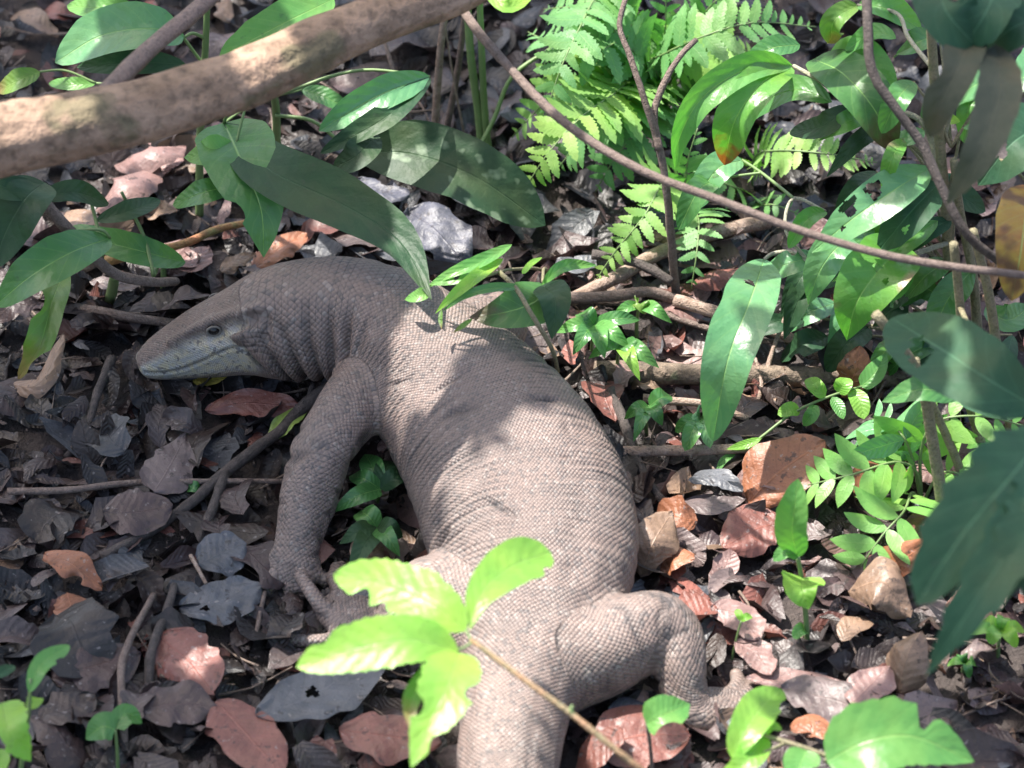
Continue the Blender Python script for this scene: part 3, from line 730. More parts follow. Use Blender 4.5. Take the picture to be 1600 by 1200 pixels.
fallen('torn orange-brown leaf with pale blotches in the shaded left litter', [(70,865,.02),(110,880,.035),(160,920,.025)], 62, 'orange-brown', .03, bites=((.7,1,.1,.6),))
fallen('small rust leaf tip pointing down under the torn orange-brown leaf', [(105,925),(110,955),(88,988)], 55, 'orange-brown', .025, 'ovate')
fallen('slate-blue rounded leaf lying right of the forked stick', [(310,880),(345,865),(385,850)], 85, 'slate grey', .03, 'round', tilt=(0,-.3))
fallen('wide slate-grey leaf with a hole below the rounded slate leaf', [(280,950),(340,940),(410,915)], 95, 'slate grey', .022, 'round', holes=((.28,.62,.004),))
fallen('large grey rotting leaf with a round hole beneath the foreground sprig', [(400,1120),(490,1085),(600,1020)], 120, 'slate grey', .03, 'elliptic', holes=((.42,.45,.006),), crinkle=.04)
fallen('pinkish-red broad leaf under the foreground sprig\'s lowest leaflet', [(530,1140),(600,1150),(690,1160)], 95, 'reddish', .03, tilt=(0,-.2))
fallen('coral-red broad leaf beside the tail at the bottom of the picture', [(930,1170),(1000,1150),(1080,1150)], 110, 'reddish', .025, 'round', tilt=(0,-.3))
fallen('small silver-grey curled leaf between the tail and the right hind leg', [(950,1110),(985,1100),(1020,1118)], 38, 'silvery lilac', .03, curl=.4)
fallen('pink dead leaf with a dark midrib right of the lizard\'s knee', [(1110,950),(1150,960),(1185,1000)], 70, 'pinkish', .03)
fallen('second pink dead leaf just below the one by the knee', [(1150,1000),(1180,1020),(1205,1055)], 62, 'pinkish', .028)
fallen('broad mauve leaf right of the lizard\'s right hind foot', [(1220,1075),(1290,1090),(1370,1120)], 95, 'greyish mauve', .025, tilt=(.1,-.2))
fallen('long flat pinkish leaf lying in the sun above the hind foot\'s toes', [(1165,1060),(1240,1060),(1330,1075)], 45, 'pinkish', .022)
fallen('pinkish leaf catching sun in the middle of the lower right clearing', [(1330,1100),(1360,1070),(1390,1040)], 70, 'pinkish', .03)
fallen('brown arched leaf with a sunlit fold under the dark lobed leaves', [(1325,925,.02),(1380,910,.05),(1420,965,.02)], 95, 'tan', curl=.4, tilt=(.2,-.4))
fallen('tan rolled leaf standing in the clearing below the arched leaf', [(1400,1090,.01),(1420,1020,.05),(1440,985,.06)], 75, 'tan', curl=.7, tilt=(-.3,-.5))
fallen('salmon leaf point sticking up by the broad fern', [(1340,890,.02),(1400,880,.04),(1450,845,.07)], 60, 'orange-brown', tilt=(0,-.6))
fallen('red-brown leaf fragment lying by the bitten leaf at the bottom edge', [(1235,1140),(1270,1130),(1295,1155)], 48, 'orange-brown', .03, curl=.4)
fallen('crumpled brick-red leaf under the lizard\'s throat', [(320,640),(390,630),(480,640)], 52, 'reddish', .025, crinkle=.12, tilt=(0,-.4))
fallen('yellow-green leaf scrap behind the lizard\'s forearm', [(420,690,.02),(450,655,.03),(480,640,.03)], 42, 'yellow-green', crinkle=.08)
fallen('small yellowish leaf under the lizard\'s chin', [(300,590,.02),(330,596,.03),(358,582,.03)], 26, 'yellow', crinkle=.05)
fallen('tan crinkled lump of leaf behind the lizard\'s nape', [(345,425),(375,405),(400,400)], 38, 'tan', .03, crinkle=.14)
fallen('coppery leaf fold above the lizard\'s head', [(395,420,.02),(440,385,.03),(480,365,.03)], 60, 'orange-brown', crinkle=.06)
fallen('pink domed leaf sunlit under the thick branch', [(150,330,.02),(190,290,.05),(250,260,.03)], 90, 'pinkish', curl=.6, crinkle=.03)
fallen('second pinkish domed leaf behind the sunlit one', [(180,260,.02),(240,235,.05),(290,230,.03)], 75, 'pinkish', curl=.6)
fallen('small pink leaf lying below the orange twig', [(265,400),(300,410),(325,385)], 55, 'pinkish', .03)
fallen('dusky leaf half hidden left of the small pink leaf', [(140,440),(180,445),(230,440)], 40, 'greyish mauve', .03)
fallen('broad purple-brown leaf below the long thin stick', [(160,800),(215,800),(270,790)], 95, 'purple-brown', .03, tilt=(.1,-.2))
fallen('pale mauve triangular leaf left of the lizard\'s forearm', [(240,770),(270,720),(290,680)], 90, 'greyish mauve', .03, 'ovate', tilt=(.1,-.2))
fallen('curved brown leaf standing under the hanging green leaf', [(10,600,.01),(60,600,.03),(100,520,.05)], 40, 'tan', curl=.6, tilt=(-.5,-.4))
fallen('large wine-dark leaf lying across the lower left shade', [(80,1060),(150,1040),(220,1020)], 100, 'purple-brown', .025, tilt=(.1,-.2))
fallen('brown squarish leaf upright in the left shade below two rust leaves', [(60,1120),(110,1105),(150,1090)], 80, 'dark umber', .03)
fallen('mauve leaf in the bottom shade right of the thin upright twig', [(215,1110),(270,1100),(340,1105)], 85, 'purple-brown', .03, tilt=(0,-.2))
fallen('rosy-brown oval leaf behind the lizard\'s belly below the arm', [(560,890),(590,860),(620,850)], 72, 'tan', .03, 'round', tilt=(0,-.5))
fallen('pale beige leaf scrap under the bright shrub', [(1300,350,.06),(1275,360,.06),(1255,385,.04)], 50, 'pinkish', tilt=(0,-.8))
fallen('rolled red-brown leaf lying right of the forked upright twig', [(1080,445),(1130,425),(1180,425)], 45, 'reddish', .03, curl=.8)
fallen('salmon pointed leaf standing among the small-leaved runner', [(1315,620,.02),(1335,585,.05),(1345,540,.07)], 60, 'orange-brown', tilt=(0,-.8))
fallen('slate-blue wrinkled leaf left of the big orange leaf', [(1075,750),(1120,745),(1160,770)], 48, 'slate grey', .03)
fallen('mauve leaf lying just below the slate wrinkled leaf', [(1060,785),(1110,790),(1165,780)], 46, 'greyish mauve', .03)
fallen('slate-blue stone-like leaf behind the narrow green blades', [(870,405),(900,415),(930,400)], 50, 'slate grey', .03, 'round')

# loose leaves, a few outlines shared
PROTO = []
for k, (prof, wd, kw) in enumerate([('elliptic', .5, dict(curl=.1, crinkle=.06)), ('ovate', .6, dict(curl=.5, crinkle=.05)), ('round', .75, dict(crinkle=.10)), ('lance', .34, dict(curl=.3)), ('obovate', .55, dict(bites=((.6, 1, .14, .7), (.3, -1, .1, .5)), crinkle=.08)), ('elliptic', .45, dict(fold=.9, crinkle=.05))]):
    kw.setdefault('nt', 12); kw.setdefault('nv', 2); kw.setdefault('ragged', .3)
    c = np.array([(-.5, 0, .02), (-.15, .05, .08), (.2, -.03, .07), (.5, .03, -.02)]) * [1, 1, 1 if k % 2 else 2]
    if 'bites' not in kw: pass
    g = blade(c, wd, prof, hint=(0, 0, 1), seed=k + 40, **kw); PROTO.append(new_mesh('fallen_leaf', g[0], g[1], DEAD, g[2]))
SHAPE = ['oval', 'curled pointed', 'crinkled rounded', 'narrow', 'torn', 'folded']
def zone(x, y):
    if y < 330 and x < 560: return 'among the saplings under the thick branch'
    if y < 480 and x < 200: return 'under the leaves at the left edge'
    if y < 470 and x < 420: return 'behind the lizard\'s head'
    if y < 470 and x < 1000: return 'behind the lizard below the ferns'
    if y < 540: return 'in the gloom under the bright shrub'
    if x < 230 and y < 640: return 'in front of the lizard\'s snout'
    if x < 430 and y < 780: return 'near the forked stick\'s upper end'
    if x < 300 and y < 960: return 'below the long thin stick'
    if x < 640 and y < 780 or (y < 900 and x < 700): return 'beside the lizard\'s foreleg'
    if x < 260: return 'in the lower left corner'
    if x < 720: return 'below the lizard\'s forefoot'
    if y < 720 and x < 1250: return 'beside the log behind the lizard\'s flank'
    if y < 720: return 'under the green stalks at the right'
    if y < 920 and x < 1240: return 'between the lizard\'s flank and the seedling'
    if y < 920: return 'under the broad fern'
    if x < 1200: return 'around the right hind foot'
    if x < 1400: return 'in the sunny clearing by the seedling'
    return 'in the lower right corner'
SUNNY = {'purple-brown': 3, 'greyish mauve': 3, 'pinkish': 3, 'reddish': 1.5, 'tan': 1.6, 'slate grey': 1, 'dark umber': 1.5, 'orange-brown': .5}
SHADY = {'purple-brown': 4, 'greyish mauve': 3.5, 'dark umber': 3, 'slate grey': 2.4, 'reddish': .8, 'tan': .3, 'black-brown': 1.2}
def on_lizard(x, y):
    p = W(x, y, .03); return min(((SPINE['C'][:, :2] - p[:2]) ** 2).sum(1) ** .5 - SPINE['a']) < .015
def loose():
    r = random.Random(21); made = 0; used = set(); cells = [(i, j) for i in range(22) for j in range(16)]; r.shuffle(cells)
    for (i, j) in cells:
        x, y = (i + r.random()) * 1600 / 22, (j + r.random()) * 1200 / 16
        if made >= 245 or on_lizard(x, y): continue
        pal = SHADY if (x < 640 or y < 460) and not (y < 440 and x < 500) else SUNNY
        t = r.choices(list(pal), list(pal.values()))[0]; k = r.randrange(6)
        L = r.uniform(.03, .062) if r.random() < .8 else r.uniform(.06, .085)
        if 940 < x < 1250 and y > 850 or y > 900 and x > 1200: L *= .75
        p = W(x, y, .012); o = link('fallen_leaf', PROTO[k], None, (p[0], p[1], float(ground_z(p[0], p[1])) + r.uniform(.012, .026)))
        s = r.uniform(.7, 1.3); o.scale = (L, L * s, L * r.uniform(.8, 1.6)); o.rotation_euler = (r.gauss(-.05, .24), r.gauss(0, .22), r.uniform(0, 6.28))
        b = r.uniform(.7, 1.2) * (.7 if pal is SHADY else 1) * (.6 if y < 330 and x > 480 else 1); o.color = tuple(v * b for v in TONES[t]) + (1,)  # far background leaves dimmed further: shade there put into their colour
        lab = lambda: f'{"small" if L < .042 else "large" if L > .06 else "middling"} {t} {SHAPE[k]} dead leaf {zone(x, y)}, {("tip right", "tip away", "tip left", "tip near")[int((o.rotation_euler[2] + .785) / 1.571) % 4]}'
        for _ in range(40):
            if lab() not in used: break
            t = r.choices(list(pal), list(pal.values()))[0]; k = r.randrange(6); o.data = PROTO[k]; o.color = tuple(v * b for v in TONES[t]) + (1,)
        used.add(lab()); tag(o, lab(), 'dead leaf', 'loose fallen leaves of the litter'); made += 1
loose()

# ------------------------------------------------------------------ wood
BARK = bark_mat('bark_pale', (.17, .108, .070), (.35, .235, .165), (.13, .11, .06), 24, .8, .56, .007)
TWIG = bark_mat('twig_brown', (.13, .092, .075), (.22, .165, .14), None, 150, .75)
DARKTWIG = bark_mat('twig_dark', (.045, .036, .033), (.10, .08, .072), None, 150, .75)
DRY = bark_mat('twig_dry', (.24, .16, .115), (.36, .27, .22), None, 120, .75)
ORANGE = bark_mat('twig_orange', (.34, .13, .05), (.26, .17, .06), (.12, .16, .05), 40, .6, .5)
LOG = bark_mat('log_bark', (.10, .075, .055), (.20, .15, .11), (.14, .15, .08), 45, .85, .6, .006)
ZB = .49
def path(*p): return [W(*q) for q in p]
bough = thing('overhanging_bough', 'thick pale bough slanting across the upper left corner with a side twig', 'branch', W(200, 170, ZB))
pts = path((-1250,520,.10), (-700,420,.33), (-260,290,ZB), (-20,222,ZB), (120,196,ZB), (300,150,ZB), (420,108,ZB), (560,42,ZB), (700,-12,ZB), (1000,-150,.52), (1700,-420,.6))
put('limb', tube(pts, .041, .018, 220, 30, .10, 3, rads=[(0, .045), (.44, .033), (.5, .030), (.6, .026), (.7, .021), (1, .014)]), BARK, bough)
put('side_twig', tube(path((118,188,.50), (160,150,.50), (230,80,.485), (300,22,.475), (380,-50,.465), (520,-190,.45)), .0095, .006, 30, 9, .08, 5), bark_mat('twig_mauve', (.20,.14,.12), (.28,.2,.17), None, 90), bough)
def stick(name, label, pts, r0, r1, mat, knob=.1, cat='stick', forks=(), group='sticks on the forest floor'):
    base = W(*pts[0])
    o = thing(name, label, cat, base, group)
    put('shaft', tube(path(*pts), r0, r1, None, 8, knob, int(pts[0][0]) % 99), mat, o)
    for i, f in enumerate(forks): put('fork', tube(path(*f[0]), f[1], f[2], None, 7, knob, i + 3), mat, o)
    return o
stick('arching_twig', 'long thin brown twig arching from the top edge across to the right edge', [(690,-40,.42),(740,40,.42),(800,110,.42),(880,190,.41),(1000,265,.40),(1130,315,.39),(1250,360,.38),(1400,402,.37),(1620,432,.36),(2100,470,.2)], .0048, .0032, TWIG, .10, 'twig', group='raised twigs')
stick('hanging_twig', 'dark brown twig descending through the shrub at the upper right', [(1352,-60,.5),(1356,40,.47),(1362,110,.44),(1400,170,.41),(1440,225,.38),(1470,290,.35),(1510,365,.31),(1610,440,.24),(1750,560,.02)], .0050, .0042, DARKTWIG, .1, 'twig', group='raised twigs')
stick('upright_twig', 'slender forked brown twig standing upright left of the bright shrub', [(1058,475,.0),(1050,390,.08),(1042,300,.15),(1030,230,.19),(1005,150,.24),(985,90,.27),(968,40,.29),(978,-5,.31)], .0048, .0028, TWIG, .12, 'twig', [([(1030,235,.19),(1022,180,.215),(1040,125,.24),(1065,85,.255),(1088,62,.26)], .0042, .0026)], 'raised twigs')
stick('forked_stick', 'dark forked stick lying from the lizard\'s throat down to the left', [(515,602,.045),(470,640,.03),(430,680,.025),(395,705,.025),(345,745,.022),(280,800,.02),(160,872,.015)], .0062, .0052, DARKTWIG, .15, forks=[([(352,738,.024),(330,800,.022),(300,865,.015)], .0052, .004), ([(480,632,.034),(490,600,.04),(485,640,.03)], .003, .003)])
stick('thin_stick', 'long thin reddish-grey stick lying level across the left litter', [(12,768,.02),(100,766,.022),(200,755,.025),(320,752,.024),(445,752,.02)], .0036, .0026, TWIG, .1)
stick('thin_stick', 'stick pointing at the lizard\'s snout from the left', [(95,478,.02),(160,488,.025),(215,498,.025),(275,505,.02)], .0062, .0045, TWIG, .15)
stick('thin_stick', 'dark stick sloping down left before the lizard\'s snout', [(175,560,.015),(150,620,.018),(135,670,.018),(104,715,.012)], .0050, .0036, DARKTWIG, .12)
stick('thin_stick', 'bent twig standing at the bottom left below the litter\'s slate leaves', [(195,1175,.01),(190,1085,.03),(190,1040,.035),(205,995,.035),(240,930,.025)], .0042, .0032, TWIG, .12)
stick('thin_stick', 'broken dark twig beside the bent upright twig', [(232,1085,.01),(236,1020,.03),(262,950,.03),(275,905,.02)], .0052, .0036, DARKTWIG, .15)
stick('thin_stick', 'short thin twig beside the lizard\'s forefoot', [(400,995,.012),(408,950,.018),(414,925,.02)], .0024, .002, TWIG)
stick('thin_stick', 'fine twig under the slate-blue rounded leaf', [(298,868,.035),(310,890,.035),(322,912,.03)], .0022, .0018, DRY)
stick('orange_twig', 'orange-green twig lying among the left-hand saplings', [(165,408,.05),(230,394,.05),(290,380,.05),(340,358,.05),(385,348,.05)], .0052, .0036, ORANGE, .06)
stick('fallen_log', 'mossy half-buried log behind the lizard\'s right flank', [(930,580,.01),(1000,582,.014),(1100,585,.016),(1230,588,.016),(1350,590,.012),(1480,600,.005)], .0120, .010, LOG, .14, 'log')
stick('fallen_stick', 'grey-brown branch lying level at the foot of the upright twig', [(800,462,.03),(880,466,.03),(960,462,.035),(1010,456,.035),(1062,470,.02)], .0066, .0056, TWIG, .1)
stick('fallen_stick', 'pale branch running down right from the foot of the upright twig', [(1055,468,.03),(1120,488,.03),(1190,510,.03),(1260,540,.028),(1335,578,.02)], .0068, .005, DRY, .14)
stick('fallen_stick', 'broken twig with pale cut end right of the lizard\'s back', [(1005,622,.03),(1060,627,.03),(1110,633,.028),(1170,655,.02)], .0045, .0035, DRY, .12)
stick('fallen_stick', 'straight brown twig lying right of the lizard\'s widest part', [(965,706,.02),(1040,704,.025),(1120,703,.025),(1225,698,.02)], .0058, .005, DRY, .12)
stick('fallen_stick', 'dark twig sloping down beside the lizard\'s right flank', [(955,610,.02),(975,660,.02),(1000,730,.018),(1040,790,.012)], .0055, .004, DARKTWIG, .12)
stick('fallen_stick', 'knobbly twig with broken end pointing left below the fern', [(925,398,.05),(960,402,.05),(1000,412,.05),(1050,440,.04)], .0052, .005, DARKTWIG, .15)
stick('fallen_stick', 'reddish branch lying diagonally under the fern\'s lowest frond', [(890,470,.02),(960,435,.03),(1030,395,.03),(1090,372,.03),(1200,345,.02)], .0068, .0075, DRY, .12)
stick('fallen_stick', 'long thin stem passing behind the small seedlings right of the back', [(930,470,.02),(1000,478,.022),(1080,505,.022),(1170,530,.02),(1300,540,.01)], .0034, .003, TWIG, .08)
stick('fallen_stick', 'thin reddish twig standing in the gap below the bright leaf', [(1195,595,.02),(1205,555,.03),(1245,450,.07)], .0026, .002, DRY, .1, forks=[([(1180,640,.01),(1190,600,.02),(1180,560,.03)], .0024, .0018)])
stick('dry_stalk', 'pale dry stalk standing left of the two green stems', [(678,225,.0),(684,130,.08),(690,60,.14),(700,-10,.19)], .0042, .0036, DRY, .05, 'stalk', group='dry stalks behind the lizard')
stick('dry_stalk', 'reddish dry stalk leaning right beside the pale one', [(695,215,.0),(712,130,.07),(722,60,.13),(730,-20,.19)], .0036, .003, TWIG, .05, 'stalk', group='dry stalks behind the lizard')
stick('dry_stalk', 'hair-thin straw crossing the dry stalks', [(728,225,.0),(708,120,.09),(694,30,.16)], .0014, .0010, DRY, .0, 'stalk', group='dry stalks behind the lizard')
stick('dry_stalk', 'grey dry stem rising left of the dry stalks behind the branch', [(650,215,.0),(620,130,.07),(600,60,.1)], .0026, .002, TWIG, .05, 'stalk', group='dry stalks behind the lizard')

# ------------------------------------------------------------------ green plants
G = {
 'bright': leaf_mat('leaf_bright', (.095, .28, .07), (.14, .35, .09), .36, .42),
 'mid': leaf_mat('leaf_mid', (.05, .17, .05), (.075, .22, .06), .32, .32),
 'dark': leaf_mat('leaf_dark', (.016, .050, .022), (.026, .072, .030), .48, .2, (.05, .10, .05), spec=.3),
 'spotted': leaf_mat('leaf_spotted', (.016, .046, .021), (.024, .062, .027), .5, .18, (.04, .08, .04), ((.15, .21, .13), 55, .60), spec=.3),
 'glossy': leaf_mat('leaf_glossy', (.085, .25, .10), (.12, .31, .13), .34, .3, spec=.9),
 'teal': leaf_mat('leaf_teal', (.020, .066, .036), (.030, .086, .046), .55, .2, (.075, .17, .10), veincount=7, spec=.22, veinmix=.6),
 'olive': leaf_mat('leaf_olive', (.055, .064, .045), (.08, .086, .062), .65, .2, (.11, .11, .08), spec=.2),
 'lime': leaf_mat('leaf_lime', (.20, .44, .07), (.27, .52, .09), .36, .5),
 'burnt': leaf_mat('leaf_burnt', (.085, .26, .045), (.13, .33, .06), .3, .4, tint=((.30, .085, .025), .78, .9)),
 'browntip': leaf_mat('leaf_browntip', (.04, .13, .035), (.06, .17, .04), .4, .3, tint=((.10, .06, .035), .70, .9)),
 'blotched': leaf_mat('leaf_blotched', (.09, .27, .05), (.13, .33, .06), .3, .4, spots=((.34, .25, .16), 22, .60)),
 'yellowing': leaf_mat('leaf_yellowing', (.16, .26, .05), (.10, .24, .05), .4, .4, tint=((.22, .15, .06), .62, .95)),
 'fern': leaf_mat('fern_green', (.105, .27, .095), (.15, .34, .115), .5, .42, veincount=10, relief=.0004),
 'fernlime': leaf_mat('fern_lime', (.19, .38, .10), (.25, .44, .12), .5, .45, veincount=10, relief=.0004),
 'fernpale': leaf_mat('fern_pale', (.16, .38, .09), (.21, .44, .11), .42, .42, veincount=12, relief=.0003, veinmix=.2),
}
STEM = plain_mat('stem_green', (.13, .20, .07), .5); WOODY = bark_mat('stem_woody', (.17, .16, .085), (.25, .21, .13), None, 90, .6); PALE = bark_mat('stem_pale', (.38, .36, .27), (.30, .29, .2), None, 120, .6)
def leaf(parent, pts, w, mat, profile='elliptic', label=None, name='leaf', **kw):
    P3 = [W(*p) for p in pts]; kw.setdefault('seed', int(pts[0][0] * 3 + pts[-1][1]) % 991); kw.setdefault('ragged', .06); kw.setdefault('nt', 22)
    return put(name, blade(P3, w * K * .84, profile, **kw), G[mat], parent, label=label)
def stems(parent, *lst, mat=None, name='stem'):
    for pts, r0, r1 in lst: put(name, tube(path(*pts), r0, r1, None, 7, .04, int(pts[0][0]) % 97), mat or STEM, parent)
def plant(name, label, base, cat='plant', group=None): return thing(name, label, cat, W(*base), group)

p = plant('sapling', 'broad-leaved sapling growing behind the thick branch in the upper left corner', (312,345,0))
stems(p, ([(312,345,0),(312,250,.08),(316,150,.17),(322,60,.25),(325,-40,.33)], .0045, .003), ([(322,60,.25),(300,52,.26),(288,58,.26)], .002, .0015), ([(325,-40,.33),(440,-40,.32),(522,-2,.29)], .002, .0018), ([(318,100,.21),(250,20,.27),(205,6,.28)], .0018, .0015), ([(314,170,.15),(250,140,.16),(150,130,.17)], .0018, .0014))
leaf(p, [(288,58,.26),(240,45,.28),(160,55,.27),(86,98,.24)], 100, 'glossy', fold=.3, label='wide glossy leaf catching the sun')
leaf(p, [(290,100,.24),(215,98,.25),(120,105,.23)], 52, 'dark')  # dark blade stands in for the shaded half of the glossy leaf
leaf(p, [(522,-2,.29),(440,38,.3),(342,90,.27)], 85, 'bright')
leaf(p, [(205,6,.28),(160,12,.28),(105,8,.26)], 48, 'bright')
leaf(p, [(205,6,.28),(190,22,.27),(178,36,.26)], 46, 'dark')
leaf(p, [(150,130,.17),(115,132,.17),(76,130,.16)], 30, 'bright')
leaf(p, [(62,112,.18),(30,125,.18),(-5,142,.16)], 44, 'yellowing')
stems(p, ([(150,130,.17),(100,110,.18),(62,112,.18)], .0014, .0012))
leaf(p, [(472,140,.08),(505,150,.08),(545,172,.07)], 38, 'mid'); stems(p, ([(313,220,.1),(400,160,.09),(472,140,.08)], .0014, .0012))

p = plant('sapling', 'dark sapling whose long drooping leaves hang over the lizard\'s neck', (430,335,0))
stems(p, ([(430,335,0),(432,240,.1),(428,150,.2),(400,110,.27)], .005, .0035), ([(400,110,.27),(365,150,.24),(350,192,.20)], .002, .0018), ([(430,180,.17),(490,190,.17),(548,240,.14)], .002, .0018), ([(428,150,.2),(560,110,.22),(672,120,.22)], .002, .0016), ([(400,110,.27),(380,180,.23),(366,238,.2)], .0016, .0014))
leaf(p, [(350,192,.20),(420,265,.215),(540,322,.215),(625,378,.205),(674,468,.19)], 110, 'dark', 'lance', label='long dark leaf drooping to the lizard\'s neck')
leaf(p, [(350,192,.20),(378,255,.21),(408,330,.19),(412,402,.15)], 145, 'mid', 'ovate', bites=((.72,1,.08,.35),))
leaf(p, [(372,235,.2),(330,238,.21),(288,246,.19)], 62, 'bright', 'ovate')
leaf(p, [(548,238,.14),(640,240,.15),(740,275,.14),(852,352,.09)], 140, 'spotted', label='broad dark leaf mottled with pale spots', wave=.12)
leaf(p, [(672,120,.22),(590,150,.23),(498,205,.2)], 62, 'glossy', fold=.5, roll=.3)
leaf(p, [(672,120,.22),(600,185,.22),(500,240,.19)], 52, 'dark', fold=.4, bites=((.4,1,.12,.6),))
leaf(p, [(590,210,.2),(555,245,.2),(520,262,.18)], 60, 'spotted')
leaf(p, [(370,290,.18),(320,300,.19),(270,320,.16)], 50, 'mid')

p = plant('sapling', 'sapling at the left edge with a speckled brown twig and hanging leaves', (170,470,0))
stems(p, ([(30,275,.22),(70,318,.2),(110,362,.18),(180,428,.12),(230,440,.10),(275,440,.06)], .0068, .0045), mat=TWIG, name='twig')
stems(p, ([(160,400,.13),(150,345,.14),(135,290,.17)], .0022, .0016), ([(240,430,.08),(225,370,.1),(190,300,.15)], .0022, .0016), ([(255,460,.0),(255,400,.05),(240,430,.08)], .003, .0025), ([(180,428,.12),(172,470,.0)], .005, .006), ([(60,308,.2),(30,290,.22),(-10,280,.23)], .002, .0015), ([(110,362,.18),(160,360,.18),(172,372,.17)], .002, .0015))
leaf(p, [(172,372,.17),(110,395,.19),(50,430,.18),(-8,478,.14)], 88, 'mid', label='sunlit green leaf reaching the left edge')
leaf(p, [(70,285,.22),(40,310,.23),(10,360,.2),(-10,420,.17)], 105, 'dark')
leaf(p, [(-40,250,.24),(0,290,.24),(80,300,.21)], 55, 'dark')
leaf(p, [(60,310,.2),(110,300,.2),(170,318,.16)], 50, 'dark')
leaf(p, [(150,345,.14),(200,330,.15),(250,312,.13)], 42, 'dark')
leaf(p, [(290,410,.06),(230,395,.09),(150,372,.1),(115,352,.1)], 62, 'mid')
leaf(p, [(100,425,.1),(82,470,.12),(62,540,.1),(28,592,.05)], 58, 'yellowing', fold=.5, wave=.25, bites=((.45,1,.09,.6),(.75,-1,.08,.6)), label='curling yellow-green leaf hanging down')
stems(p, ([(130,385,.15),(115,400,.13),(100,425,.1)], .0018, .0015))
leaf(p, [(-10,255,.24),(5,268,.24),(14,285,.22)], 40, 'glossy')

p = plant('stem_pair', 'pair of thin green stems rising behind the arching twig', (755,262,0), 'plant')
stems(p, ([(755,262,0),(748,180,.06),(735,80,.14),(728,-30,.22)], .0046, .004), ([(766,262,0),(757,170,.07),(752,70,.15),(748,-30,.22)], .0040, .0034), ([(710,300,0),(770,190,.06),(800,120,.1),(862,75,.12)], .0028, .002))
leaf(p, [(748,-30,.22),(790,10,.22),(835,-10,.2)], 30, 'lime')

# ------------------------------------------------------------------ ferns
PINNA = {}
def pinna_mesh(mat, lobes):
    if (mat, lobes) not in PINNA:
        c = np.array([(0, 0, 0), (.35, 0, .035), (.7, .03, .02), (1, .08, -.05)])
        g = blade(c, .46 if lobes else .40, 'blade' if lobes else 'lance', hint=(0, 0, 1), fold=.12, nt=20 if lobes else 10, nv=1, lobes=(7.5, .34) if lobes else None, seed=3, wave=.05)
        PINNA[(mat, lobes)] = new_mesh('pinna', g[0], g[1], G[mat], g[2])
    return PINNA[(mat, lobes)]
def frond(fern, pts, n, length, mat, lobes=True, taper=(.55, .95), r=.0017, ang=68, hint=None, base=.0, seed=1, label=None, width=1.0):
    P3 = np.array([W(*q) for q in pts]); rs = random.Random(seed)
    fr = put('frond', tube(P3, r, r * .35, 26, 6), STEM, fern, label=label)
    C = smooth_path(P3, 60); T = np.gradient(C, axis=0); T /= np.linalg.norm(T, axis=1)[:, None]
    N0 = unit(.6 * -FWD + .4 * np.array([0, 0, 1.])) if hint is None else unit(hint)
    n = int(n * 1.2) if lobes else n
    for k in range(n):
        t = base + (1 - base) * (k + .5) / n; i = min(int(t * 59), 59); c = C[i]; tt = T[i]
        side = unit(np.cross(N0, tt)); nn = np.cross(tt, side)
        x = (t - base) / (1 - base); env = max((1 - x) ** taper[0], .12) * min(1, .62 + x * 2.2)
        for s in (-1, 1):
            if lobes and rs.random() < .06: continue
            a = math.radians(ang - 18 * x + rs.uniform(-6, 6)); L = length * K * env * (rs.uniform(.82, 1.1) if rs.random() < .9 else rs.uniform(.45, .7))
            X = unit(tt * math.cos(a) + side * s * math.sin(a) + nn * rs.uniform(-.25, .3)); Y = unit(np.cross(nn, X)) * s; Z = np.cross(X, Y)
            o = link('pinna', pinna_mesh(mat, lobes), fr, c - ORIGIN[fern.name])
            from mathutils import Matrix
            M = Matrix(((X[0], Y[0], Z[0]), (X[1], Y[1], Z[1]), (X[2], Y[2], Z[2])))
            o.rotation_euler = M.to_euler(); L *= 1.2 if lobes else 1.0; o.scale = (L, L * width * rs.uniform(.9, 1.1), L)
    return fr
p = plant('fern', 'feathery green fern spreading behind the upright twig at the top', (1035,175,0), 'fern')
frond(p, [(1035,175,.0),(1000,120,.09),(960,146,.14),(905,186,.15),(856,240,.13),(822,292,.09)], 17, 100, 'fernlime', taper=(.5,1), base=.28, seed=2, label='frond drooping to the lower left with a yellowish tip')
frond(p, [(1035,175,.0),(1010,100,.08),(1030,88,.14),(1095,58,.18),(1170,36,.19),(1275,42,.15)], 19, 84, 'fern', base=.22, seed=3)
frond(p, [(1035,175,.0),(985,50,.12),(940,-10,.2),(905,45,.21),(875,110,.19),(850,190,.14)], 15, 92, 'fern', base=.3, seed=4)
frond(p, [(1035,175,.0),(1040,120,.06),(985,110,.1),(930,140,.11),(880,130,.1)], 13, 84, 'fern', base=.35, seed=5)
frond(p, [(1035,175,.0),(1030,100,.1),(1040,40,.16),(1040,-30,.21)], 10, 60, 'fern', base=.3, seed=6)
frond(p, [(1035,175,.0),(1050,160,.05),(1000,180,.07),(960,215,.06),(945,240,.04)], 10, 55, 'fern', base=.35, seed=7)
frond(p, [(1035,175,.0),(1010,90,.1),(980,60,.15),(930,80,.17),(870,70,.15),(825,50,.12)], 13, 84, 'fern', base=.3, seed=27)
frond(p, [(1035,175,.0),(1060,130,.06),(1090,110,.09),(1130,120,.09),(1160,150,.06)], 11, 64, 'fern', base=.3, seed=28)
frond(p, [(1035,175,.0),(1080,60,.12),(1120,0,.18),(1180,-30,.2)], 12, 74, 'fern', base=.3, seed=29)
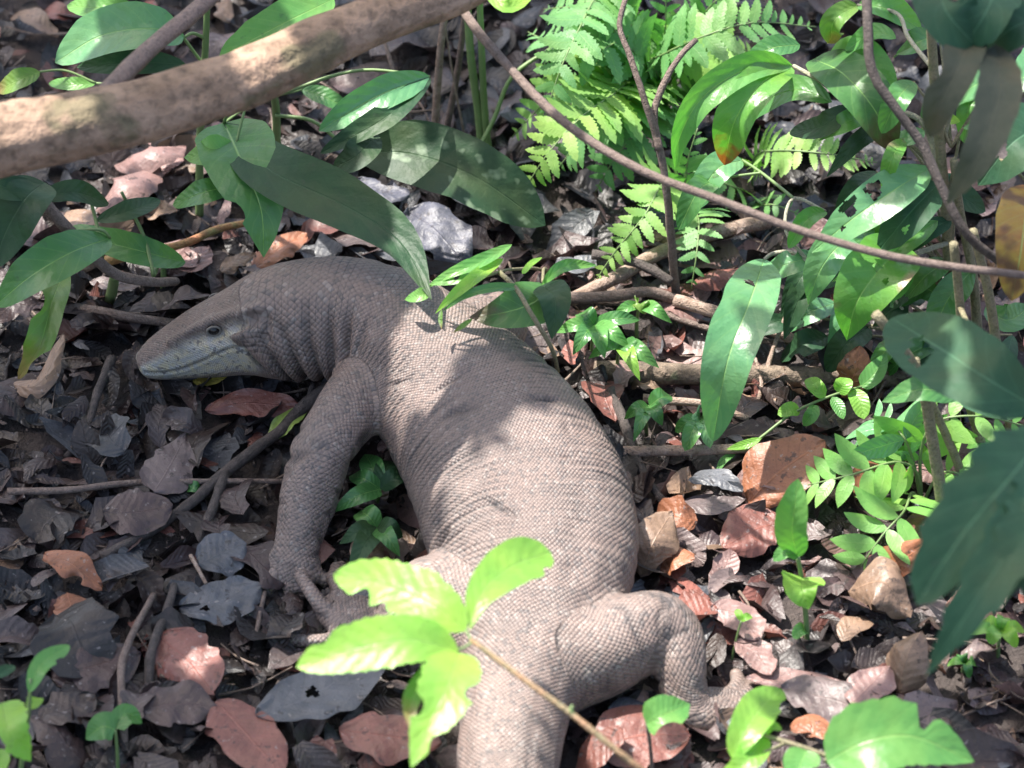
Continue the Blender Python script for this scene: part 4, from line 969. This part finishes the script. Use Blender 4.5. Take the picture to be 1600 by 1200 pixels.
for k, (tx, ty, tz, mx, my, mz) in enumerate([(800,215,.05,900,120,.13),(870,265,.05,950,180,.12),(930,300,.03,990,210,.09),(1190,90,.08,1110,70,.14),(960,20,.16,1000,60,.14),(850,15,.13,930,20,.18)]):
    frond(p, [(1035,175,.0),((1035*2+mx)/3,(175*2+my)/3-30,mz*.8),(mx,my,mz),((mx+tx)/2,(my+ty)/2-6,(mz+tz)/2+.01),(tx,ty,tz)], 13, 84, 'fern' if k % 3 else 'fernlime', base=.3, seed=50+k)
p = plant('fern', 'lower fern with a pale drooping frond beside the upright twig', (1080,345,0), 'fern')
frond(p, [(1080,345,0),(1065,295,.06),(1038,285,.09),(1005,340,.09),(962,392,.06),(930,440,.03)], 15, 62, 'fernlime', base=.25, seed=8, label='pale frond drooping left')
frond(p, [(1080,345,0),(1085,330,.05),(1092,350,.07),(1088,400,.06),(1080,452,.03)], 9, 56, 'fern', base=.25, seed=9)
frond(p, [(1080,345,0),(1070,300,.06),(1075,250,.1),(1090,200,.13)], 9, 56, 'fern', base=.25, seed=10)
p = plant('fern', 'small fern with one level yellow-green frond under the bright shrub', (1175,300,0), 'fern')
frond(p, [(1175,300,0),(1180,245,.06),(1215,235,.09),(1290,240,.10),(1370,254,.07)], 17, 52, 'fernlime', base=.2, seed=11, ang=80)
frond(p, [(1175,300,0),(1190,320,.03),(1210,320,.04),(1250,335,.03)], 6, 42, 'fern', base=.3, seed=12)
frond(p, [(1175,300,0),(1140,290,.05),(1090,270,.06),(1060,290,.04)], 9, 54, 'fern', base=.25, seed=13)

p = plant('broad_fern', 'broad pale-green fern with smooth leaflets in the sun at the right', (1440,790,0), 'fern')
frond(p, [(1440,790,0),(1425,770,.04),(1411,801,.06),(1380,835,.055),(1345,885,.03)], 7, 105, 'fernpale', False, (.25, 1), base=.3, seed=14, ang=72, r=.002)
frond(p, [(1440,790,0),(1430,735,.05),(1400,722,.07),(1330,742,.07),(1262,758,.05)], 7, 88, 'fernpale', False, (.25, 1), base=.28, seed=15, ang=62, r=.002)
frond(p, [(1440,790,0),(1440,700,.07),(1460,660,.1),(1530,650,.11),(1600,665,.09)], 7, 88, 'fernpale', False, (.3, 1), base=.25, seed=16, r=.002)
frond(p, [(1440,790,0),(1425,715,.06),(1410,680,.09),(1385,660,.08),(1362,655,.06)], 5, 95, 'glossyfern' if 'glossyfern' in G else 'glossy', False, (.3, 1), base=.35, seed=17, r=.002)
frond(p, [(1440,790,0),(1470,740,.04),(1500,740,.05),(1545,760,.03)], 5, 75, 'fernpale', False, (.3, 1), base=.3, seed=18, r=.002)

# ------------------------------------------------------------------ the bright shrub at the right
p = plant('shrub', 'bright leafy shrub with glossy bitten leaves filling the upper right', (1490,560,0), 'shrub')
stems(p, ([(1490,560,0),(1484,440,.1),(1478,330,.2),(1468,220,.29),(1458,100,.39),(1450,-40,.5)], .0062, .0045), ([(1530,560,0),(1520,430,.11),(1500,330,.2),(1490,250,.27)], .0055, .004), mat=WOODY)
stems(p, ([(1475,300,.23),(1440,190,.29),(1390,172,.3),(1330,165,.3),(1290,132,.3),(1240,103,.29)], .0034, .0022), ([(1480,380,.16),(1400,405,.16),(1320,420,.15),(1262,408,.15),(1235,394,.15),(1205,397,.15),(1194,406,.15)], .0028, .002), ([(1262,408,.15),(1228,360,.17),(1240,310,.18),(1290,330,.18)], .002, .0016), ([(1460,110,.38),(1420,60,.38),(1400,20,.37),(1340,8,.36)], .0024, .0018), ([(1470,240,.27),(1500,150,.33),(1560,140,.33)], .0024, .002), ([(1484,440,.1),(1430,500,.07),(1400,470,.09)], .002, .0016), mat=PALE, name='branchlet')
leaf(p, [(1238,102,.29),(1165,108,.32),(1095,155,.31),(1062,215,.27),(1054,265,.23)], 58, 'bright', 'lance', fold=.6, roll=.35, label='long arching leaf, shaded above')
leaf(p, [(1236,104,.29),(1185,135,.31),(1150,185,.29),(1132,258,.23)], 76, 'burnt', 'elliptic', fold=.45, label='sunlit leaf with an orange burnt tip')
leaf(p, [(1300,160,.3),(1250,140,.3),(1190,160,.27),(1130,205,.23)], 62, 'mid')
leaf(p, [(1272,92,.3),(1320,118,.33),(1362,165,.32),(1398,235,.27)], 98, 'browntip', 'elliptic', fold=.35, label='broad green leaf with a brown tip')
leaf(p, [(1290,95,.3),(1345,90,.33),(1400,150,.31)], 74, 'bright', fold=.4)
leaf(p, [(1340,8,.36),(1380,12,.37),(1440,45,.34)], 52, 'bright', fold=.5)
leaf(p, [(1340,8,.36),(1305,30,.36),(1298,68,.32)], 44, 'yellowing', fold=.6)
leaf(p, [(1400,60,.36),(1370,50,.36),(1320,80,.33)], 38, 'bright')
leaf(p, [(1250,70,.28),(1205,75,.29),(1165,95,.27)], 46, 'mid'); leaf(p, [(1330,165,.3),(1290,195,.28),(1235,205,.24)], 55, 'dark')
leaf(p, [(1440,190,.29),(1480,150,.31),(1555,128,.3)], 60, 'mid'); leaf(p, [(1445,205,.29),(1420,215,.29),(1388,215,.27)], 40, 'glossy')
leaf(p, [(1455,262,.26),(1400,295,.27),(1335,340,.25),(1268,395,.2)], 82, 'glossy', 'lance', fold=.25, holes=((.45,.75,.008),(.62,.8,.009),(.72,.45,.003)), label='long sunlit leaf eaten full of holes')
leaf(p, [(1468,285,.25),(1420,335,.25),(1370,395,.2)], 78, 'teal', 'lance', holes=((.6,.3,.004),))
leaf(p, [(1465,345,.2),(1420,375,.21),(1370,410,.19),(1300,440,.15)], 46, 'bright', 'lance', fold=.5)
leaf(p, [(1330,372,.19),(1300,395,.2),(1280,425,.18),(1263,476,.14)], 72, 'glossy', 'ovate')
leaf(p, [(1415,385,.19),(1375,420,.2),(1340,470,.17),(1323,532,.12)], 118, 'blotched', 'ovate', holes=((.42,.3,.003),(.38,.55,.004)), label='broad leaf with a brown rotten patch')
leaf(p, [(1420,400,.18),(1400,440,.17),(1370,470,.14)], 55, 'bright')
leaf(p, [(1194,405,.15),(1172,470,.18),(1138,560,.16),(1114,690,.07)], 100, 'glossy', 'elliptic', fold=.2, holes=((.27,.62,.0055),), label='long pale shining leaf hanging down alone')
leaf(p, [(1290,330,.18),(1260,345,.19),(1232,388,.16)], 34, 'bright', fold=.6)
leaf(p, [(1560,140,.33),(1600,120,.34),(1650,60,.33)], 70, 'glossy')
leaf(p, [(1640,190,.34),(1580,225,.35),(1528,290,.3)], 128, 'teal', 'ovate', holes=((.62,.55,.009),))
leaf(p, [(1600,200,.33),(1560,192,.33),(1505,200,.31)], 24, 'glossy'); leaf(p, [(1500,190,.3),(1470,185,.3),(1440,200,.28)], 30, 'lime')
leaf(p, [(1520,420,.12),(1480,470,.11),(1455,530,.07)], 62, 'mid'); leaf(p, [(1440,330,.2),(1480,300,.2),(1540,330,.17)], 60, 'dark')
leaf(p, [(1490,480,.08),(1440,450,.1),(1390,480,.08)], 50, 'mid'); leaf(p, [(1540,480,.1),(1570,500,.1),(1610,480,.08)], 60, 'mid')
leaf(p, [(1120,280,.15),(1090,300,.17),(1060,360,.13)], 50, 'mid'); leaf(p, [(1160,250,.16),(1120,265,.17),(1080,330,.13)], 60, 'glossy', holes=((.5,.4,.003),))
stems(p, ([(1240,310,.18),(1190,270,.17),(1160,250,.16)], .0018, .0014), ([(1190,270,.17),(1150,275,.16),(1120,280,.15)], .0016, .0013))

G['rust'] = leaf_mat('leaf_rust', (.34, .24, .03), (.26, .12, .03), .45, .4, spots=((.10, .045, .02), 34, .55))
leaf(p, [(1612,290,.33),(1602,340,.345),(1594,400,.335),(1580,470,.30)], 104, 'rust', 'elliptic', fold=.15, bites=((.5,-1,.06,.4),), label='rusty yellow dying leaf at the right edge')
stems(p, ([(1500,300,.22),(1560,250,.30),(1612,290,.33)], .0018, .0015), mat=WOODY, name='branchlet')
_r = random.Random(33)
for k in range(34):
    x, y, z = _r.uniform(1200, 1640), _r.uniform(20, 540), 0
    if y < 280 and x < 1330 or x > 1500 and 180 < y < 420: y = _r.uniform(300, 540); x = _r.uniform(1250, 1500)
    z = max(.04, min(.34, (560 - y) * .0008 + _r.uniform(-.05, .03)))
    L = _r.uniform(70, 125); a = math.radians(_r.uniform(95, 265)); dx, dy = L * math.cos(a), abs(L * math.sin(a)) * .8 + 25
    leaf(p, [(x, y, z), (x + dx * .5, y + dy * .35, z + .01), (x + dx, y + dy, z - .03)], _r.uniform(34, 60), _r.choice(['mid', 'bright', 'dark', 'glossy', 'teal', 'mid', 'dark', 'blotched']), _r.choice(['elliptic', 'ovate', 'lance']), fold=_r.uniform(.1, .5), bites=((_r.uniform(.3, .8), _r.choice((-1, 1)), .06, .5),) if k % 3 == 0 else (), seed=k)
    zs = max(z - .06, .01); yy = 560 - zs * 1180; stems(p, ([(1486, yy, zs), ((x + 1486) / 2, (y + yy) / 2 - 10, (z + zs) / 2 + .01), (x, y, z)], .0018, .0013), mat=WOODY, name='branchlet')
p = plant('green_stalks', 'cluster of bare olive stalks rising at the right above the broad fern', (1480,850,0), 'plant')
stems(p, ([(1480,850,0),(1468,760,.07),(1455,680,.13),(1440,600,.19),(1400,530,.25),(1368,490,.28)], .0066, .0052), ([(1520,790,0),(1495,720,.06),(1460,640,.13),(1436,590,.19),(1430,560,.21)], .0046, .004), ([(1550,760,0),(1535,700,.05),(1515,630,.11),(1505,560,.16),(1500,480,.22),(1490,380,.3)], .0052, .0042), ([(1585,700,0),(1575,640,.05),(1560,560,.11),(1545,460,.19),(1520,360,.27)], .0056, .0044), mat=WOODY, name='stalk')
stems(p, ([(1440,590,.19),(1480,625,.18),(1500,622,.18)], .002, .0016), ([(1500,480,.22),(1560,600,.32),(1625,640,.36)], .003, .0025), mat=WOODY)
leaf(p, [(1625,640,.36),(1540,590,.39),(1470,545,.38),(1393,497,.34)], 152, 'teal', 'elliptic', fold=.12, holes=((.62,.34,.012),(.55,.22,.009),(.70,.42,.006)), label='big blue-green leaf with a ragged hole')
leaf(p, [(1500,622,.18),(1440,608,.2),(1378,628,.18)], 50, 'mid', 'lance'); leaf(p, [(1500,622,.18),(1540,630,.19),(1590,650,.17)], 50, 'teal')

def hung(name, label, blades, stem, cat='plant'):
    q = plant(name, label, stem[-1], cat)
    stems(q, (stem, .0035, .0055), mat=WOODY)
    for b in blades: leaf(q, *b[:3], **(b[3] if len(b) > 3 else {}))
    return q
hung('lobed_plant', 'dark teal lobed leaves hanging close to the camera at the lower right edge', [
    ([(1640,672,.50),(1575,750,.52),(1500,840,.50),(1432,945,.46)], 138, 'teal', dict(profile='elliptic', teeth=.3, nteeth=6, fold=.15, bites=((.55,-1,.05,.4),))),
    ([(1640,700,.50),(1580,850,.51),(1510,960,.48),(1448,1055,.43)], 92, 'teal', dict(profile='lance', fold=.2, teeth=.3, nteeth=7)),
    ([(1650,720,.50),(1600,850,.51),(1550,920,.49),(1512,980,.46)], 100, 'teal', dict(profile='lance', fold=.2, teeth=.3, nteeth=6)),
    ([(1660,700,.50),(1630,800,.51),(1602,940,.47)], 110, 'teal', dict(profile='lance', fold=.2, teeth=.3, nteeth=6))], [(1640,680,.50),(1700,640,.48),(1780,760,.25),(1800,900,0)])
hung('overhanging_plant', 'dull grey-olive leaves hanging out of focus at the top right', [
    ([(1520,50,.60),(1495,110,.62),(1470,160,.6),(1452,215,.56)], 70, 'olive', dict(fold=.35, bites=((.6,1,.08,.4),))),
    ([(1556,70,.60),(1560,150,.62),(1530,240,.6),(1478,322,.54)], 76, 'olive', dict(profile='lance', fold=.35, teeth=.1, nteeth=9)),
    ([(1555,75,.60),(1562,110,.61),(1552,200,.56)], 50, 'olive'),
    ([(1470,-40,.62),(1480,20,.64),(1540,88,.6)], 110, 'teal', dict(holes=((.5,.3,.006),))),
    ([(1560,-40,.62),(1540,20,.64),(1500,82,.6)], 100, 'teal', dict(teeth=.2, nteeth=5)),
    ([(1640,20,.6),(1580,45,.61),(1530,85,.58)], 80, 'teal')], [(1545,45,.60),(1620,-60,.6),(1800,60,.4),(1880,330,0)])

# ------------------------------------------------------------------ foreground sprigs
p = plant('sprig', 'sunlit sprig of four nibbled leaflets hovering over the lizard\'s hips', (1230,1480,0), 'plant')
stems(p, ([(736,1000,.30),(770,1025,.30),(830,1070,.295),(896,1118,.285),(960,1170,.27),(1010,1210,.25),(1120,1320,.16),(1230,1480,0)], .0024, .0042), mat=bark_mat('sprig_stem', (.16,.14,.07), (.26,.15,.08), None, 60, .6))
stems(p, ([(736,1000,.30),(731,990,.302),(728,984,.303)], .0013, .0012), ([(738,1003,.30),(725,1012,.3),(716,1015,.3)], .0013, .0012), ([(896,1118,.285),(892,1108,.29),(895,1102,.292)], .002, .0012))
leaf(p, [(729,986,.303),(680,945,.315),(600,912,.31),(521,897,.295)], 92, 'lime', 'elliptic', fold=.18, teeth=.16, nteeth=14, bites=((.72,-1,.06,.6),(.55,-1,.05,.3)), label='upper left leaflet with a ragged edge')
leaf(p, [(716,1016,.30),(640,1000,.315),(550,1015,.31),(463,1042,.295)], 92, 'lime', 'elliptic', fold=.18, teeth=.12, nteeth=16, bites=((.8,1,.05,.3),), label='long left leaflet washed out by sun')
leaf(p, [(734,984,.303),(750,930,.315),(800,885,.31),(860,862,.295)], 84, 'lime', 'obovate', fold=.18, bites=((.85,1,.05,.3),), label='upper right leaflet')
leaf(p, [(716,1020,.30),(700,1070,.31),(672,1130,.30),(642,1200,.28)], 96, 'lime', 'ovate', fold=.18, teeth=.15, nteeth=12, bites=((.62,1,.07,.5),(.4,-1,.05,.4),(.78,-1,.06,.5)), label='lower leaflet eaten along both edges')
leaf(p, [(716,1018,.285),(680,1050,.28),(645,1090,.27),(640,1140,.26)], 40, 'yellowing', 'lance')
p = plant('sprig', 'low sprig of large bitten leaves at the bottom right edge', (1420,1420,0), 'plant')
stems(p, ([(1195,1150,.14),(1260,1170,.14),(1330,1205,.12),(1420,1420,0)], .0022, .0034), ([(1230,1160,.14),(1180,1180,.14),(1150,1182,.14)], .0016, .0013), ([(1330,1205,.12),(1290,1190,.15),(1292,1186,.16)], .002, .0016), mat=WOODY)
leaf(p, [(1143,1184,.14),(1165,1140,.155),(1190,1105,.15),(1222,1078,.135)], 68, 'lime', 'elliptic', bites=((.75,1,.1,.3),), fold=.3, label='half-shaded upright leaf')
leaf(p, [(1292,1190,.16),(1350,1160,.18),(1420,1150,.18),(1522,1190,.15)], 125, 'bright', 'ovate', teeth=.1, nteeth=10, bites=((.62,-1,.05,.7),), label='wide leaf with a deep notch')
leaf(p, [(1195,1150,.14),(1160,1195,.14),(1120,1215,.12)], 50, 'lime', 'ovate'); leaf(p, [(1195,1150,.14),(1205,1135,.145),(1222,1140,.14)], 16, 'lime')
leaf(p, [(1260,1172,.14),(1250,1205,.14),(1270,1230,.13)], 60, 'bright', 'ovate')
p = plant('seedling', 'single bitten green leaf on a thin brown stem by the right hind foot', (1020,1240,0), 'seedling', 'seedlings on the forest floor')
stems(p, ([(1020,1240,0),(1018,1190,.06),(1014,1150,.10),(1010,1130,.115)], .0022, .0016), mat=TWIG)
leaf(p, [(1010,1132,.115),(1030,1120,.125),(1078,1100,.115)], 66, 'bright', 'ovate', fold=.3, bites=((.3,1,.15,.5),))
p = plant('seedling', 'sprig of toothed bright leaves in the lower left corner', (30,1260,0), 'seedling', 'seedlings on the forest floor')
stems(p, ([(30,1260,0),(35,1180,.07),(45,1110,.12),(48,1060,.15)], .0026, .0018), ([(40,1130,.11),(20,1110,.13),(8,1100,.14)], .0015, .0012))
leaf(p, [(4,1098,.14),(15,1140,.15),(48,1190,.12)], 78, 'lime', 'ovate', teeth=.2, nteeth=9, bites=((.6,1,.1,.4),)); leaf(p, [(46,1082,.14),(60,1045,.155),(108,1008,.14)], 36, 'bright', bites=((.6,1,.1,.4),))
leaf(p, [(42,1105,.12),(50,1100,.12),(58,1090,.11)], 30, 'lime', 'round'); leaf(p, [(-10,1060,.13),(5,1050,.13),(22,1040,.12)], 22, 'teal'); leaf(p, [(2,1170,.1),(0,1190,.1),(-5,1210,.1)], 34, 'lime')
p = plant('seedling', 'two-leaved seedling in the shade at the bottom left', (185,1225,0), 'seedling', 'seedlings on the forest floor')
stems(p, ([(185,1225,0),(183,1170,.05),(180,1140,.07)], .002, .0014)); leaf(p, [(180,1140,.07),(162,1135,.075),(134,1155,.06)], 50, 'mid', 'heart'); leaf(p, [(180,1138,.07),(198,1115,.075),(222,1130,.06)], 40, 'mid', 'heart')

p = plant('seedling', 'tall upright seedling with a pointed top leaf and heart-shaped leaf in the clearing', (1262,1010,0), 'seedling', 'seedlings on the forest floor')
stems(p, ([(1262,1010,0),(1258,950,.05),(1252,900,.09),(1246,868,.115)], .0028, .0022))
leaf(p, [(1246,870,.115),(1238,830,.15),(1242,790,.18),(1247,748,.205)], 62, 'bright', 'elliptic', fold=.25, hint=-FWD + np.array([-.3, 0, .2]), label='pointed shining top leaf')
leaf(p, [(1247,870,.115),(1228,862,.125),(1208,876,.115)], 26, 'bright'); leaf(p, [(1254,902,.09),(1254,925,.10),(1264,952,.085)], 78, 'lime', 'heart', hint=-FWD, label='heart-shaped leaf'); leaf(p, [(1260,985,.02),(1250,985,.03),(1240,998,.025)], 26, 'bright', 'round')
p = plant('seedling', 'tiny two-leaved seedling between the pink dead leaves by the knee', (1142,1038,0), 'seedling', 'seedlings on the forest floor')
stems(p, ([(1142,1038,0),(1150,1000,.03),(1158,970,.05)], .0012, .001)); leaf(p, [(1158,970,.05),(1155,960,.055),(1150,952,.055)], 14, 'lime', 'round', nt=8, nv=2); leaf(p, [(1158,970,.05),(1166,964,.055),(1174,962,.05)], 14, 'lime', 'round', nt=8, nv=2)
def tuft(label, base, tips, w, mat, h=.06, profile='ovate'):
    q = plant('seedling', label, (*base, 0), 'seedling', 'seedlings on the forest floor')
    top = (base[0] + 4, base[1] - h * 900, h)
    stems(q, ([(*base, 0), ((base[0] + top[0]) / 2 - 2, (base[1] + top[1]) / 2, h / 2), top], .0022, .0016))
    for i, (x, y) in enumerate(tips):
        mx, my = (top[0] + x) / 2, (top[1] + y) / 2 - 6
        leaf(q, [top, (mx, my, h + .012), (x, y, h - .004)], w * (0.85 + .3 * ((i * 37) % 10) / 10), mat if isinstance(mat, str) else mat[i % len(mat)], profile, nt=12)
    return q
tuft('leafy bright seedling close behind the lizard\'s back', (925,570), [(868,520),(895,555),(985,545),(1000,500),(945,560),(905,490)], 36, ('bright', 'mid'), .07)
tuft('second leafy seedling right of the one behind the lizard\'s back', (965,590), [(920,560),(1005,560),(1000,595),(945,530),(1030,575)], 34, ('bright', 'mid', 'lime'), .06)
tuft('seedling with rounded leaves above the log', (995,530), [(955,500),(1010,490),(1050,505),(990,480)], 30, ('bright', 'yellowing'), .06)
tuft('shaded low seedling between the log and the lizard\'s flank', (1010,680), [(975,655),(1050,620),(1035,665),(990,690)], 34, 'mid', .05)
tuft('small blue-green seedling under the hanging pale leaf', (1090,690), [(1055,675),(1080,650),(1120,660),(1110,700),(1070,705)], 32, ('mid', 'glossy'), .04, 'round')
tuft('dark seedling under the lizard\'s armpit', (590,800), [(545,745),(610,720),(520,800),(640,740),(570,710)], 40, ('mid', 'dark'), .04)
tuft('shaded seedling beside the lizard\'s wrist', (585,860), [(530,850),(560,800),(630,840),(625,870),(545,900)], 42, ('dark', 'mid'), .04)
tuft('scrap of green seedling beside the forked stick', (285,775), [(255,765),(300,755),(320,770)], 24, 'mid', .012)
tuft('tiny-leaved bright weed under the lobed leaves at the right', (1560,1030), [(1510,990),(1530,975),(1570,965),(1600,985),(1545,1005),(1590,1010)], 26, ('fernpale', 'lime'), .05, 'round')
tuft('low weed left of the bright weed at the right edge', (1505,1050), [(1480,1040),(1500,1025),(1525,1040),(1515,1060)], 18, ('fernpale', 'mid'), .015, 'round')
tuft('small seedling at the foot of the broad fern', (1545,735), [(1510,700),(1570,690),(1590,730),(1530,750)], 34, ('bright', 'mid'), .05)

p = plant('trailing_stem', 'small-leaved runner arching across the litter left of the green stalks', (1124,722,0), 'plant')
stems(p, ([(1124,722,0),(1180,690,.03),(1240,645,.05),(1300,618,.06),(1360,600,.06)], .0018, .0012))
leaf(p, [(1150,708,.02),(1130,720,.02),(1118,745,.01)], 14, 'bright', 'lance', nt=10); leaf(p, [(1290,620,.06),(1275,605,.07),(1265,590,.065)], 32, 'lime', 'round', nt=10); leaf(p, [(1250,642,.05),(1235,640,.055),(1215,648,.05)], 28, 'lime', 'round', nt=10)
leaf(p, [(1270,632,.055),(1270,645,.055),(1255,665,.04)], 26, 'bright', nt=10); leaf(p, [(1310,615,.06),(1318,600,.07),(1320,590,.07)], 34, 'lime', 'round', nt=10); leaf(p, [(1330,610,.06),(1342,625,.06),(1350,655,.05)], 36, 'lime', 'round', nt=10)
leaf(p, [(1345,605,.06),(1365,585,.07),(1386,552,.075)], 40, 'bright', 'ovate', nt=12); leaf(p, [(1300,620,.06),(1312,640,.055),(1318,655,.05)], 24, 'bright', nt=10); leaf(p, [(1190,685,.035),(1165,695,.03),(1135,702,.03)], 18, 'lime', 'lance', nt=10)

p = plant('strap_plant', 'narrow bright strap leaves arching over the lizard\'s shoulder', (860,430,0), 'plant')
stems(p, ([(860,430,0),(840,420,.08),(815,420,.15),(780,425,.2),(742,440,.205),(690,480,.195)], .0018, .0014), ([(860,430,0),(850,420,.1),(848,440,.16)], .002, .0016), ([(780,425,.2),(806,450,.2),(830,490,.19),(860,540,.15),(872,580,.09)], .0026, .002), mat=WOODY)
leaf(p, [(800,382,.2),(745,412,.215),(700,430,.21),(668,450,.19)], 26, 'bright', 'lance', fold=.4); leaf(p, [(786,404,.2),(735,440,.215),(700,470,.205),(680,490,.19)], 26, 'lime', 'lance', fold=.4)
leaf(p, [(760,415,.2),(715,430,.21),(670,445,.2)], 44, 'bright', 'ovate', holes=((.6,.4,.003),)); leaf(p, [(810,448,.2),(760,452,.21),(724,464,.205),(692,486,.19)], 18, 'mid', 'blade', fold=.4)
leaf(p, [(846,446,.17),(875,420,.19),(932,414,.16)], 26, 'bright', 'lance', fold=.4); leaf(p, [(816,428,.2),(830,412,.2),(847,402,.19)], 12, 'lime', 'blade'); leaf(p, [(670,455,.19),(655,462,.19),(632,468,.18)], 26, 'bright', 'ovate')
leaf(p, [(862,452,.165),(822,478,.18),(780,490,.18),(733,496,.172)], 96, 'browntip', 'ovate', fold=.15, label='dark leaf with a shrivelled brown tip'); leaf(p, [(848,445,.18),(868,470,.19),(862,530,.16)], 62, 'dark', 'ovate')
leaf(p, [(738,498,.19),(722,510,.19),(708,520,.18)], 10, 'yellowing', 'lance'); leaf(p, [(690,484,.19),(688,498,.185),(690,515,.18)], 8, 'yellowing', 'lance')

# ------------------------------------------------------------------ tree foliage overhead, out of the frame, that shades the ground
def canopy():
    r = random.Random(5)
    polys = [
     [(-150,500),(120,460),(330,400),(520,370),(600,400),(620,480),(520,600),(540,720),(600,880),(540,880),(470,1000),(640,1080),(700,1300),(-150,1300)],
     [(540,-60),(1000,-80),(1020,60),(900,110),(830,160),(790,280),(850,340),(930,330),(980,300),(1010,400),(950,480),(880,430),(760,320),(640,250),(560,160)],
     [(1340,1080),(1430,1000),(1700,960),(1700,1300),(1250,1300)],
     [(-150,-60),(560,-60),(500,40),(350,130),(110,190),(60,250),(-150,330)],
     [(1010,-80),(1700,-80),(1700,260),(1450,330),(1250,330),(1060,280)],
     [(1460,330),(1620,300),(1700,560),(1560,620)],
    ]
    def inside(x, y, poly):
        c = False; j = len(poly) - 1
        for i in range(len(poly)):
            (x0, y0), (x1, y1) = poly[i], poly[j]
            if (y0 > y) != (y1 > y) and x < (x1 - x0) * (y - y0) / (y1 - y0) + x0: c = not c
            j = i
        return c
    spots = []
    for k, poly in enumerate(polys):
        xs = [q[0] for q in poly]; ys = [q[1] for q in poly]; step = (34, 30, 60, 40, 62, 56)[k]
        x = min(xs)
        while x < max(xs):
            y = min(ys)
            while y < max(ys):
                a, b = x + r.uniform(-.5, .5) * step, y + r.uniform(-.5, .5) * step
                if inside(a, b, poly): spots.append((a, b, .05, r.uniform(.03, .05)))
                y += step * .8
            x += step
    zp = [(215,560),(330,450),(450,385),(600,395),(640,450),(590,520),(540,620),(420,610)]
    for x in range(200, 660, 34):
        for y in range(380, 620, 28):
            if inside(x, y, zp): spots.append((x + r.uniform(-14, 14), y + r.uniform(-12, 12), .14, r.uniform(.03, .045)))
    for x in list(range(165, 390, 16)) + list(range(500, 720, 22)):           # over the bough, leaving its sunny ends free
        for dy in (-40, -12, 14, 40): spots.append((x + r.uniform(-6, 6), float(np.interp(x, [0, 120, 300, 420, 560, 720], [218, 196, 150, 108, 42, -18])) + dy, ZB, .024))
    for a, b in ((118,150),(122,240),(160,235),(112,165),(118,205),(170,190),(165,150)): spots.append((a, b, ZB, .008))
    for poly, z, st in (([(1420,960),(1520,760),(1700,640),(1700,1060),(1440,1080)], .48, 40), ([(1430,-80),(1700,-80),(1700,340),(1440,330)], .58, 44), ([(1560,480),(1700,480),(1700,680),(1560,640)], .36, 44)):
        for x in range(1400, 1700, st):
            for y in range(-80, 1100, st):
                if inside(x, y, poly): spots.append((x + r.uniform(-12, 12), y + r.uniform(-12, 12), z, r.uniform(.03, .045)))
    for a, b in ((888,1085),(880,1130),(872,1175),(868,1215),(905,1062),(945,1075),(975,1068)): spots.append((a, b, .06, .012))
    for k in range(46): spots.append((r.uniform(40, 560), r.uniform(200, 440), .03, r.uniform(.012, .03)))      # broken light
    for k in range(40): spots.append((r.uniform(1000, 1600), r.uniform(-20, 700), .1, r.uniform(.012, .03)))
    for k in range(16): spots.append((r.uniform(1050, 1500), r.uniform(700, 1150), .03, r.uniform(.01, .022)))
    KEEP = [(590,650),(640,560),(700,480),(800,520),(900,600),(975,720),(1000,880),(930,960),(760,960),(690,890),(640,780)]
    KEEP_FERN = ([(800,20),(900,-30),(1290,-30),(1290,110),(1080,140),(960,290),(800,310)], [(1190,205),(1380,205),(1380,285),(1190,285)], [(920,420),(1000,270),(1060,270),(1000,420)])
    SUNSPOTS = [(-60,232,30),(-10,215,34),(40,205,38),(75,200,36),(141,186,17),(385,95,20),(420,85,22),(450,88,20)]
    V, F, U, n = [], [], [], 0
    queue = [(x, y, z, s, True) for x, y, z, s in spots]
    while queue:
        x, y, z, s, whole = queue.pop(0)
        t = r.uniform(.95, 1.5); c = W(x, y, z) + SUN * t
        q = project(c)
        if -60 < q[0] < 1660 and -60 < q[1] < 1260: continue
        b = project(c - SUN * ((c[2] - ZB - .02) / SUN[2])); m = s / K * .7; small = [(x + r.uniform(-1, 1) * s / K, y + r.uniform(-1, 1) * s / K * .7, z, .013, False) for _ in range(12)] if whole and s > .02 else []
        e = project(c - SUN * ((c[2] - .14) / SUN[2])); h = s / K * .7
        if z < .3 and any(inside(e[0] + i, e[1] + j, KEEP) for i, j in ((0, 0), (h, 0), (-h, 0), (0, h), (0, -h))): queue += small; continue
        e2 = project(c - SUN * ((c[2] - .13) / SUN[2]))
        if z < .3 and any(inside(e2[0] + i, e2[1] + j, KP) for KP in KEEP_FERN for i, j in ((0, 0), (h, 0), (-h, 0), (0, h), (0, -h))): queue += small; continue
        if any(math.hypot(b[0] - u, b[1] - v) < rr + m for u, v, rr in SUNSPOTS): queue += small; continue
        d = unit([r.uniform(-1, 1), r.uniform(-1, 1), r.uniform(-.3, .3)]); nrm = unit(SUN + np.array([r.gauss(0, .3) for _ in range(3)]))
        d = unit(d - nrm * (d @ nrm))
        g = blade([c - d * s, c + nrm * s * .1, c + d * s], s * 1.25, 'elliptic', hint=nrm, nt=8, nv=1, seed=n % 50)
        V.append(g[0]); F += [tuple(i + n for i in f) for f in g[1]]; U += list(g[2]); n += len(g[0])
    me = new_mesh('canopy_foliage', np.concatenate(V), F, G['mid'], U)
    tag(link('canopy_foliage', me), 'overhead tree foliage out of the picture that throws the dappled shade', 'foliage', kind='stuff')
canopy()
